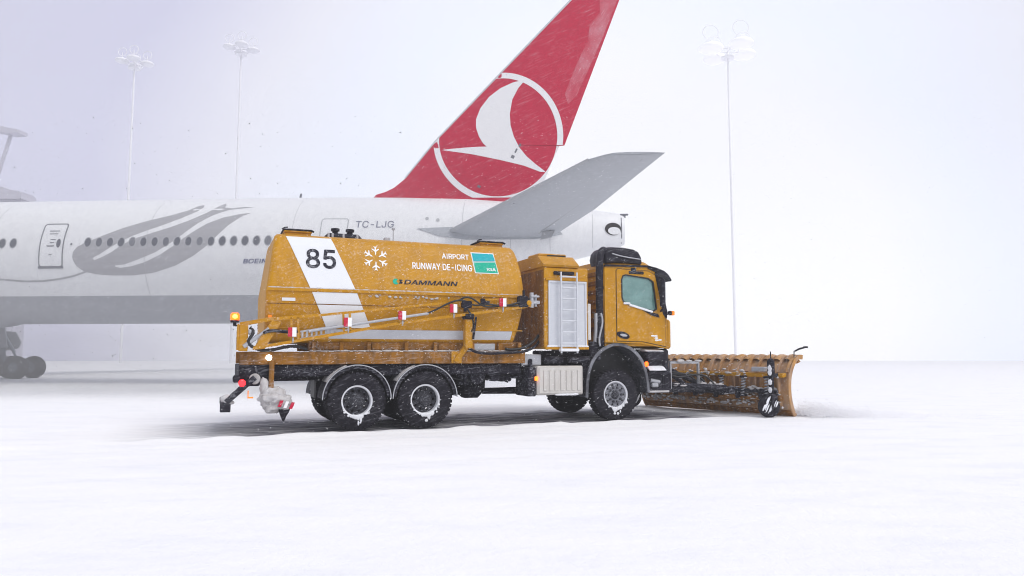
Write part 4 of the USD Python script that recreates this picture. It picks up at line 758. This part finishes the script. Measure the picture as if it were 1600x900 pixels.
def door(x0, x1, z0, z1, name, mat, w):
    o = sbox(x0 + .14, z0 + .14, x1 - .14, z1 - .14).buffer(.14, 4); dd = part(fu, name, fd(o.buffer(-w), .3, .006), 'plane_white', False)
    part(dd, 'door_seal', fd(o.difference(o.buffer(-w)), .25, .010), mat, False); return dd
d4 = door(-6.60, -5.42, AZC - .60, AZC + 1.50, 'cabin_door', 'seal_dark', .055)
part(d4, 'door_sill', fd(sbox(-6.62, AZC - .66, -5.40, AZC - .55), .4, .02), 'seal_dark', False)
part(d4, 'door_window', fd(oval((-5.68, AZC + .52), .20, .42), .5, .018), 'window_dark', False)
for z, x0, x1 in ((1.12, -6.25, -5.75), (.98, -6.2, -5.8), (.70, -6.1, -5.85), (.55, -6.1, -5.9), (.40, -6.25, -5.88), (.38, -6.2, -5.9), (-.02, -6.1, -5.95)):
    part(d4, 'door_marking', fd(sbox(x0, AZC + z - .02, x1, AZC + z + .02), .5, .016), 'seal_dark', False)
part(fu, 'sensor', fd(oval((-5.05, AZC + .47), .10, .10), .5), 'seal_dark', False)
d5 = door(6.60, 7.86, AZC - .60, AZC + 1.60, 'cabin_door', 'seal_light', .045)
part(d5, 'door_window', fd(oval((7.55, AZC + .52), .20, .42), .5, .018), 'window_dark', False)
TUL = [(-4.96, -0.1), (-4.93, 0.1), (-4.75, 0.34), (-4.36, 0.54), (-3.6, 0.87), (-2.71, 1.24), (-1.67, 1.59), (-0.63, 1.88), (0.07, 2.15), (0.4, 2.40), (0.62, 2.46), (0.7, 2.32), (0.52, 2.09), (-0.06, 1.73), (-0.84, 1.37), (-1.58, 1.08), (-2.18, 0.84), (-2.71, 0.57), (-3.17, 0.29), (-3.64, -0.01), (-3.92, -0.15), (-3.96, -0.25), (-3.84, -0.28), (-3.47, -0.13), (-3.07, 0.08), (-2.68, 0.36), (-2.34, 0.56), (-1.92, 0.75), (-1.15, 1.01), (-0.4, 1.27), (0.33, 1.58), (1.0, 1.97), (1.44, 2.39), (1.62, 2.53), (1.72, 2.45), (1.74, 2.28), (2.12, 2.23), (2.66, 2.3), (3.17, 2.28), (2.71, 2.22), (2.0, 2.13), (1.38, 1.85), (0.79, 1.43), (0.33, 1.01), (0.05, 0.74), (-0.39, 0.42), (-1.01, 0.04), (-1.82, -0.28), (-2.48, -0.5), (-2.88, -0.53), (-2.92, -0.6), (-2.66, -0.65), (-2.16, -0.59), (-1.5, -0.41), (-0.76, -0.07), (-0.21, 0.3), (0.23, 0.66), (0.66, 0.99), (1.21, 1.39), (1.93, 1.72), (2.68, 1.89), (3.16, 1.95), (2.74, 1.73), (2.29, 1.33), (1.84, 0.79), (1.41, 0.32), (0.79, -0.15), (-0.03, -0.57), (-1.04, -0.87), (-2.04, -0.99), (-3.11, -0.99), (-3.85, -0.93), (-4.41, -0.81), (-4.76, -0.56), (-4.92, -0.29)]
tul = Polygon([(x, AZC + z) for x, z in TUL])
if not tul.is_valid: tul = tul.buffer(0)
part(fu, 'swoosh_emblem', fd(tul, .3, .003, .003), 'livery_grey', False, 'grey tulip-shaped swoosh')
ln = LineString([(x, AZC + z) for x, z in [(-4.33, -0.81), (-4.94, -1.0), (-5.63, -1.13), (-6.49, -1.22), (-7.34, -1.23), (-8.58, -1.13), (-10.5, -.8)]]).buffer(.04)
part(fu, 'swoosh_line', fd(ln, .3, .004, .004), 'livery_grey', False)
part(fu, 'registration', drape(words('TC-LJG', 8.20, 9.93, AZC + 1.14, AZC + 1.47, bold=False), fuse_w, .012), 'slate_letters', False, 'dark letters TC-LJG')
part(fu, 'maker_lettering', drape(words('BOEING', 3.14, 4.50, AZC - .50, AZC - .30, shear=.3), fuse_w, .012), 'navy_letters', False, 'small slanted blue maker name')
FLEp = [(8.37, 9.25), (9.15, 9.48), (9.85, 10.04), (11.38, 11.93), (18.14, 19.0)]
def fle(z): return np.interp(z, [8.2, 9.25, 9.48, 10.04, 11.93, 19.0], [7.6, 8.37, 9.15, 9.85, 11.38, 18.14])
def fte(z): return np.where(z >= 11.56, 17.72 + (z - 11.58) * (20.52 - 17.72) / (19.0 - 11.58), 17.45 + (z - 11.55) * .43)
def fin_t(u, z):
    c = fte(z) - fle(z); q = np.clip((u - fle(z)) / np.maximum(c, .1), 0, 1); tt = np.interp(z, [8.2, 9.3, 10.5, 19], [.12, .20, .36, .14])
    return tt * np.sqrt(np.clip(q, 0, 1)) * (1 - q) ** .75 * 2.05 + .012
zs = np.r_[8.3, 9.0, 9.26, 9.4, 9.6, 10.0, 10.5, 11.0, 11.5, 11.555]
def fin_mesh(zs, clip0=None, clip1=None):
    q = (1 - np.cos(np.linspace(0, PI, 22))) / 2; rings = []
    for z in zs:
        a, b = fle(z), fte(z); x = a + (b - a) * q; t = fin_t(x, np.full_like(x, z)); rings.append(np.c_[np.r_[x, x[::-1][1:-1]], np.r_[-t, t[::-1][1:-1]], np.full(42, z)])
    return loft(rings)
fi = part(air, 'tail_fin', [fin_mesh(zs), fin_mesh(np.r_[11.562, np.linspace(12, 18.9, 12), 19.0])], 'plane_red', 40, 'red tail fin')
finp = Polygon([(8.6, 9.30), (9.15, 9.48), (9.85, 10.04), (11.38, 11.93), (18.12, 18.98), (20.49, 18.98), (17.72, 11.58), (17.45, 11.55), (16.60, 9.5), (16.5, 9.0), (8.5, 9.0)]).buffer(-.01)
cz = (14.457, 12.023)
rg = affinity.scale(Point(0, 0).buffer(1, 24), 3.20, 3.26).difference(affinity.scale(Point(0, 0).buffer(1, 24), 2.91, 2.96)); rg = affinity.translate(rg, *cz).intersection(finp).difference(sbox(17.2, 11.545, 18, 11.57))
ftd = lambda g_, lift=.006: drape(sheet(g_, .35, .004), fin_t, lift)
part(fi, 'emblem_ring', ftd(rg), 'plane_emblem', False, 'white ring on the fin')
BIRD = [(15.77, 14.81), (15.23, 14.71), (14.6, 14.44), (14.04, 14.02), (13.62, 13.46), (13.41, 12.89), (13.42, 12.46), (13.56, 12.03), (13.77, 11.67), (13.98, 11.48), (13.21, 11.47), (11.81, 11.39), (13.21, 11.15), (14.61, 10.84), (15.72, 10.57), (16.54, 10.27), (16.75, 10.27), (16.27, 10.63), (15.86, 10.99), (15.51, 11.42), (15.23, 11.99), (15.07, 12.56), (15.04, 13.14), (15.16, 13.85), (15.44, 14.41)]
part(fi, 'bird_emblem', ftd(Polygon(BIRD).buffer(.02)), 'plane_emblem', False, 'white flying-bird emblem on the fin')
def along(poly, n):
    p = np.array(poly); t = np.r_[0, np.cumsum(np.linalg.norm(np.diff(p, axis=0), axis=1))]; q = np.linspace(0, t[-1], n); return np.c_[np.interp(q, t, p[:, 0]), np.interp(q, t, p[:, 1])]
le = along(FLEp[2:], 30)
part(fi, 'leading_edge', [tube(np.c_[le[:, 0] + .02, le[:, 0] * 0, le[:, 1]], .075, 8)], 'leading_edge_metal', True)
for k, (x, z, w, h) in enumerate(((15.55, 11.55, .10, .16), (15.36, 11.28, .08, .22), (15.2, 10.98, .16, .16), (13.55, 9.55, .16, .12))):
    part(fi, 'hinge_mark', ftd(affinity.rotate(sbox(x - w / 2, z - h / 2, x + w / 2, z + h / 2), -25), .012), 'seal_dark', False)
part(fi, 'snow_patch', ftd(Polygon([(19.5, 18.85), (20.35, 18.85), (20.1, 18.2), (19.6, 16.9), (18.9, 15.3), (18.3, 14.0), (17.9, 13.6), (17.75, 14.1), (18.3, 15.5), (18.9, 16.8), (19.0, 17.6), (19.5, 18.2)]), .005), 'plane_red_snowy', False, 'snow driven on to the upper trailing edge')
# stabilizers
def stab(s):
    q = (1 - np.cos(np.linspace(0, PI, 18))) / 2; rings = []
    for lat in np.r_[.6, 1.5, 2.7, 4, 5, 7, 9, 10.2, 10.62, 10.77]:
        a = 12.3 + (lat - 2) * .741; b = np.interp(lat, [.6, 1.5, 2.7, 5, 10.77], [17.0, 17.3, 17.85, 18.93, 21.03]); z = 7.0 + .1277 * (lat - 2)
        if lat > 10.1: a += (lat - 10.1) ** 2 * .9
        c = b - a; t = .045 * c * (1 if lat < 10.6 else .6); x = a + c * q; h = t * np.sqrt(q) * (1 - q) ** .8 * 2.2 + .008
        rings.append(np.c_[np.r_[x, x[::-1][1:-1]], np.full(34, s * lat), np.r_[z + h, z - h[::-1][1:-1]]])
    return loft(rings)
for s in (-1, 1):
    sb = part(air, 'stabilizer', stab(s), 'stabilizer_grey', 40, 'grey tailplane seen from below' if s < 0 else None)
    part(sb, 'leading_edge', [tube([(12.33 + (lat - 2) * .741, s * lat, 7.0 + .1277 * (lat - 2)) for lat in np.linspace(1.9, 10.3, 12)], np.linspace(.11, .05, 12), 8)], 'seal_light', True)
    part(sb, 'elevator_gap', [tube([(np.interp(lat, [1.5, 10.5], [16.2, 20.35]), s * lat, 7.0 + .1277 * (lat - 2) - np.interp(lat, [1.5, 10.5], [.16, .055])) for lat in np.linspace(2.2, 10.4, 8)], .02, 6)], 'seal_light', True)
    part(sb, 'elevator_horn', [prism([(16.6, 6.55), (17.1, 6.65), (17.25, 6.95), (16.7, 6.9)], s * 2.4, s * 2.5)], 'seal_light')
    for lat in (6.2, 3.9): part(sb, 'drain', [mov(trimesh.creation.icosphere(1, .05), (12.55 + (lat - 2) * .741, s * lat, 6.93 + .1277 * (lat - 2)))], 'seal_dark')
part(fu, 'stabilizer_fairing', fd(Polygon([(11.0, 7.12), (12.4, 7.2), (17.4, 7.2), (17.6, 6.98), (16.3, 6.72), (13.2, 6.62), (12.0, 6.78)]), .3, .01, .03), 'stabilizer_grey', False)
part(fu, 'exhaust_outlet', fd(oval((19.98, 7.31), .78, .60), .3, .015, .01), 'gap_dark', False, 'dark oval exhaust outlet near the tail tip')
part(fu, 'exhaust_liner', fd(oval((20.03, 7.22), .60, .36), .3, .03, .01), 'plane_white', False)
part(fu, 'tail_seam', fd(sbox(20.36, 6.66, 20.41, 8.06), .3, .01), 'seal_dark', False)
part(fu, 'tail_lamp', [box(20.35, 20.75, -.06, .06, 8.06, 8.14, .02), box(20.5, 20.62, -.05, .05, 7.95, 8.08)], 'seal_dark')
for x, z in ((11.9, 7.55), (11.4, 7.62)): part(fu, 'static_port', fd(oval((x, z), .16, .16), .5), 'seal_light', False)
part(fu, 'blade_aerial', [prism([(4.5, 9.1), (4.62, 9.1), (4.66, 9.38), (4.58, 9.38)], -.02, .02)], 'seal_dark')
for x in (13.0, 15.2, 17.0, 19.0): part(fu, 'panel_joint', fd(sbox(x, 6.2, x + .018, 8.7), .25, .008), 'seal_light', False)
for x, w in ((-9.1, 1), (-1.5, 1), (5.3, 1)): part(fu, 'panel_joint', fd(sbox(x, ZB, x + .014, 8.9), .25, .006), 'seal_light', False)
# wings and undercarriage
for s in (-1, 1):
    rings = []
    q = (1 - np.cos(np.linspace(0, PI, 16))) / 2
    for lat, a, c, z in ((1.5, -29, 14.5, 4.2), (9, -23.5, 8.6, 4.9), (30, -9.6, 2.9, 7.2), (32.4, -7.2, .9, 7.5)):
        x = a + c * q; h = .055 * c * np.sqrt(q) * (1 - q) ** .8 * 2.2 + .01; rings.append(np.c_[np.r_[x, x[::-1][1:-1]], np.full(30, s * lat), np.r_[z + h, z - h[::-1][1:-1]]])
    part(air, 'wing', loft(rings), 'plane_grey', 40)
    ge = part(air, 'landing_gear', [cyl((-15.05, s * 5.2, 4.0), (-15.05, s * 5.5, .75), .22, 14), cyl((-15.05, s * 5.5, 2.0), (-15.05, s * 5.5, .7), .15, 14), box(-16.65, -13.45, s * 5.5 - .14, s * 5.5 + .14, .58, .80, .04), cyl((-15.0, s * 5.4, 2.6), (-13.9, s * 5.5, .85), .06), cyl((-15.0, s * 4.6, 3.6), (-14.2, s * 5.4, 1.5), .09)], 'gear_metal')
    part(ge, 'gear_door', [rot(box(-16.2, -13.95, s * 4.2 - .04, s * 4.2 + .04, 1.75, 3.3, .02), (1, 0, 0), s * 12, (-15, s * 4.2, 3.3)), prism([(-15.6, 1.5), (-14.2, 1.75), (-14.05, 2.1), (-14.4, 2.7), (-15.6, 2.8)], s * 5.65, s * 5.72)], 'plane_grey')
    part(ge, 'hydraulic_pipes', [tube([(-14.9, s * 5.6, 1.9), (-14.4, s * 5.7, 1.3), (-14.1, s * 5.6, 1.0), (-13.5, s * 5.6, 1.05)], .05, 6, 16), tube([(-15.1, s * 5.6, 1.6), (-14.7, s * 5.65, 1.05), (-14.2, s * 5.6, .95)], .05, 6, 16)], 'gear_metal', True)
    for x in (-16.5, -15.05, -13.6):
        for o in (-.7, .7):
            wv = part(ge, 'wheel', [lathe_y([(.30, -.26), (.55, -.26), (.63, -.2), (.66, -.1), (.66, .1), (.63, .2), (.55, .26), (.30, .26), (.30, -.26)], 32, (x, s * 5.5 + o, .64))], 'tyre_rubber', 40)
            part(wv, 'rim', [lathe_y([(0, -.14), (.12, -.14), (.14, -.20), (.28, -.20), (.31, -.25), (.31, .25), (0, .2)], 24, (x, s * 5.5 + o, .64))], 'gear_metal')
part(air, 'belly_fairing', [loft([np.c_[np.full(24, x), w * np.cos(a), 3.35 + h * np.sin(a)] for x, w, h, a in [(x, w, h, np.linspace(0, 2 * PI, 24, endpoint=False)) for x, w, h in ((-34, .4, .2), (-31, 2.6, .9), (-26, 3.4, 1.2), (-18, 3.4, 1.2), (-13.5, 2.7, .85), (-10.5, 1.6, .55), (-9, .3, .2))]])], 'plane_grey', True)

# ------------------------------------------------------------------ far things lost in the snow
tb = thing('terminal_building', 'pale terminal building with a canopy roof showing faintly at the left edge above the airliner', 'building', (-75.5, 110, 0))
def tpart(n, m, mat='terminal_cladding', **k): return part(tb, n, m, mat, **k)
tpart('wall', [prism_x([(0, 0), (0, 25), (2.5, 25), (2.5, 0)], -60, 0)])
tpart('roof', [prism([(-60, 29), (-3.3, 27.1), (-1.4, 26.4), (0, 26.2), (0, 25.9), (.35, 25.9), (.35, 25.02), (-60, 25.02)], -.5, 3)])
tpart('canopy', [prism([(-60, 46), (-6.5, 37.4), (-2.7, 36.3), (-1.2, 36.1), (-1.2, 35.6), (-3.0, 35.5), (-6.5, 36.3), (-60, 44.5)], 0, 2.4)])
for k in range(3): tpart('canopy_strut', [bar((-5.2 - 13 * k, 1.2, 27.0), (-2.9 - 13 * k, 1.2, 35.9 + 2 * k), .4, .4, (0, 1, 0))])

def mast(loc, H, label, lit, k_):  # lit: material of the heads; only the right mast has added emission
    pm = 'mast_white' if lit == 'added_head_glow' else lit
    m = thing('light_mast', label, 'light mast', loc, 0, 'floodlight masts behind the apron')
    part(m, 'pole', [tube([(0, 0, -.2), (0, 0, H * .5), (0, 0, H)], [.22, .18, .13], 16)], pm, True)
    part(m, 'crown_ring', [tube([(1.5 * math.cos(a), 1.5 * math.sin(a), H - .6) for a in np.linspace(0, 2 * PI, 25)], .09, 6), cyl((-1.5, 0, H - .6), (1.5, 0, H - .6), .08), cyl((0, -1.5, H - .6), (0, 1.5, H - .6), .08)], pm, True)
    part(m, 'platform', [cyl((0, 0, H - 1.6), (0, 0, H - 1.35), .9, 20)], pm)
    for k in range(4):
        a = PI / 8 + k * PI / 2; c = (2.9 * k_ * math.cos(a), 2.9 * k_ * math.sin(a), H - .5)
        fl = part(m, 'floodlight', [blob(c, (1.7 * k_, 1.7 * k_, .7 * k_), 3, .05, 2)], lit, True)
        part(fl, 'hoop', [tube([(c[0] + 1.1 * k_ * math.cos(b), c[1], c[2] + (2.3 + 1.1 * math.sin(b)) * k_) for b in np.linspace(0, 2 * PI, 25)], .06, 6), cyl((c[0], c[1], c[2] + .5), (c[0], c[1], c[2] + 1.3), .06)], pm, True)
mast((31.0, 101, 0), 45.2, 'white floodlight mast right of the tail fin, almost lost in the snow', 'added_head_glow', 1.0)
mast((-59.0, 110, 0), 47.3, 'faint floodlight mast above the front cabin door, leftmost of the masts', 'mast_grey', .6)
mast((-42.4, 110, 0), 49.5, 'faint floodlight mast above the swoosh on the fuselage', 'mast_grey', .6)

# ------------------------------------------------------------------ snow in the air: flakes as real clumps, and spray off the blade's end
def flakes(name, label, pos, size, aspect, tilt):
    pi = UsdGeom.PointInstancer.Define(stage, '/World/' + name)
    m = trimesh.creation.icosphere(0, 1.0); v = np.array(m.vertices) * [1, .8, .8]
    usdkit.mesh(stage, f'/World/{name}/snowflake', trimesh.Trimesh(v, m.faces, process=False), MAT['flake'], smooth=False)
    pi.CreatePrototypesRel().SetTargets([f'/World/{name}/snowflake'])
    n = len(pos)
    pi.CreateProtoIndicesAttr(Vt.IntArray.FromNumpy(np.zeros(n, np.int32)))
    pi.CreatePositionsAttr(Vt.Vec3fArray.FromNumpy(pos.astype(np.float32)))
    sc = np.c_[size * aspect, size, size]
    pi.CreateScalesAttr(Vt.Vec3fArray.FromNumpy(sc.astype(np.float32)))
    q = []
    for t in tilt:
        h = -t / 2; q.append(Gf.Quath(math.cos(h), 0, math.sin(h), 0))
    pi.CreateOrientationsAttr(Vt.QuathArray(q))
    tag(pi.GetPrim(), label, 'snow', None, 'stuff')
MAT['flake'] = usdkit.material(stage, '/World/Looks/flake', {'d': ('diffuse_bsdf', {'color': (0.95, 0.95, 0.96)}), 't': ('translucent_bsdf', {'color': (0.95, 0.95, 0.96)}), 'm': ('mix_closure', {'fac': 0.5})}, [('d.BSDF', 'm.closure1'), ('t.BSDF', 'm.closure2')], surface='m.closure')
N = 13000
Y = np.sqrt(rng.uniform(36, 240, N))
X = rng.uniform(-.78, .78, N) * Y; Z = EYE + rng.uniform(-.34, .34, N) * Y; ok = (Z > .05)
pos = np.c_[X, Y, Z][ok]
lx = (pos[:, 0] - T0[0]) * ct + (pos[:, 1] - T0[1]) * st; ly = -(pos[:, 0] - T0[0]) * st + (pos[:, 1] - T0[1]) * ct
keep = ~((np.abs(ly) < 1.5) & (lx > -2.6) & (lx < 12)); pos = pos[keep]
flakes('falling_snow', 'snowflakes driving across in the wind', pos, np.minimum(rng.lognormal(-6.1, .30, len(pos)), .00038 * pos[:, 1]), rng.uniform(1.5, 4.0, len(pos)), rng.normal(math.radians(20), math.radians(9), len(pos)))
n = 5200
u = rng.exponential(.75, n); endp = T0 + ex * 9.24 + np.array([math.cos(math.radians(TH + PB)) * .3 + math.sin(math.radians(TH + PB)) * 2.4, math.sin(math.radians(TH + PB)) * .3 - math.cos(math.radians(TH + PB)) * 2.4, 0])
sp_ = np.c_[endp[0] + u * .95 + rng.normal(0, .12, n), endp[1] - u * .1 + rng.normal(0, .25, n), np.abs(rng.normal(0, .05 + .10 * np.exp(-u), n)) + .02]
flakes('snow_spray', 'low spray of snow thrown from the near end of the plough', sp_, rng.uniform(.005, .014, n), rng.uniform(1, 1.8, n), rng.normal(0, .5, n))

bk = []
for k in range(260):                                                     # snow rolling ahead of the blade and spilling round its near end
    y = -HB - .55 + abs(rng.normal(0, 1.6)) ; f = rng.uniform(0, 1)
    if y > HB: continue
    q = np.array([.35 + .5 * f + (.25 if y < -HB else 0), y]); c_, s_ = math.cos(math.radians(TH + PB)), math.sin(math.radians(TH + PB)); c0 = T0 + ex * 9.24
    r_ = rng.uniform(.04, .15) * (.55 if y < -HB else 1)
    bk.append(blob((c0[0] + q[0] * c_ - q[1] * s_, c0[1] + q[0] * s_ + q[1] * c_, r_ * .25), (r_ * 1.3, r_ * 1.2, r_ * rng.uniform(.5, .9)), k, .5, 2, 2.6))
part('/World', 'ploughed_snow', bk, 'packed_snow', True)
tag(stage.GetPrimAtPath('/World/ploughed_snow'), 'lumps of snow rolling ahead of the plough and round its near end', 'snow', None, 'stuff')

# ------------------------------------------------------------------ air full of snow
usdkit.material(stage, '/World/Looks/haze_air', {'v': ('principled_volume', {'color': (0.97, 0.975, 0.99), 'density': FOG, 'anisotropy': 0.0})}, [], volume='v.volume')
hz = usdkit.mesh(stage, '/World/haze', box(-146, 146, -146, 146, -1.2, 53.0), '/World/Looks/haze_air')
tag(hz.GetPrim(), 'white air full of blowing snow', 'haze', None, 'stuff')

# a bank of snow blowing along the ground between the truck and the airliner
usdkit.material(stage, '/World/Looks/drift_air', {
    'g': ('geometry', {}), 's': ('separate_xyz', {}), 'mp': ('mapping', {'scale': (0.10, 0.22, 0.55)}), 'n': ('noise_texture', {'scale': 1.0, 'detail': 3.0, 'roughness': 0.6}),
    'nr': ('map_range', {'range_type': 'smoothstep', 'from_min': 0.30, 'from_max': 0.68, 'to_min': 0.35, 'to_max': 1.5}),
    'z': ('map_range', {'range_type': 'linear', 'from_min': 0.0, 'from_max': 10.4, 'to_min': 1.0, 'to_max': 0.0, 'clamp': True}), 'zp': ('math', {'math_type': 'power', 'value2': 1.5}),
    'y0': ('map_range', {'range_type': 'smoothstep', 'from_min': 21.7, 'from_max': 24.5, 'to_min': 0, 'to_max': 1}), 'y1': ('map_range', {'range_type': 'smoothstep', 'from_min': 31.4, 'from_max': 28.5, 'to_min': 0, 'to_max': 1}),
    'x1': ('map_range', {'range_type': 'smoothstep', 'from_min': 1.2, 'from_max': -6.0, 'to_min': 0, 'to_max': 1}),
    'a': ('math', {'math_type': 'multiply'}), 'b': ('math', {'math_type': 'multiply'}), 'c': ('math', {'math_type': 'multiply'}), 'd': ('math', {'math_type': 'multiply'}), 'e': ('math', {'math_type': 'multiply', 'value2': 0.072}),
    'v': ('principled_volume', {'color': (0.97, 0.975, 0.99), 'anisotropy': 0.0})},
    [('g.position', 's.vector'), ('g.position', 'mp.vector'), ('mp.vector', 'n.vector'), ('n.fac', 'nr.value'), ('s.z', 'z.value'), ('z.result', 'zp.value1'), ('s.y', 'y0.value'), ('s.y', 'y1.value'), ('s.x', 'x1.value'),
     ('zp.value', 'a.value1'), ('nr.result', 'a.value2'), ('a.value', 'b.value1'), ('y0.result', 'b.value2'), ('b.value', 'c.value1'), ('y1.result', 'c.value2'), ('c.value', 'd.value1'), ('x1.result', 'd.value2'), ('d.value', 'e.value1'), ('e.value', 'v.density')], volume='v.volume')
dz = usdkit.mesh(stage, '/World/blowing_snow', box(-28, 1.5, 21.6, 31.5, 0.12, 10.6), '/World/Looks/drift_air')
tag(dz.GetPrim(), 'low bank of snow blowing along the ground behind the truck', 'blowing snow', None, 'stuff')
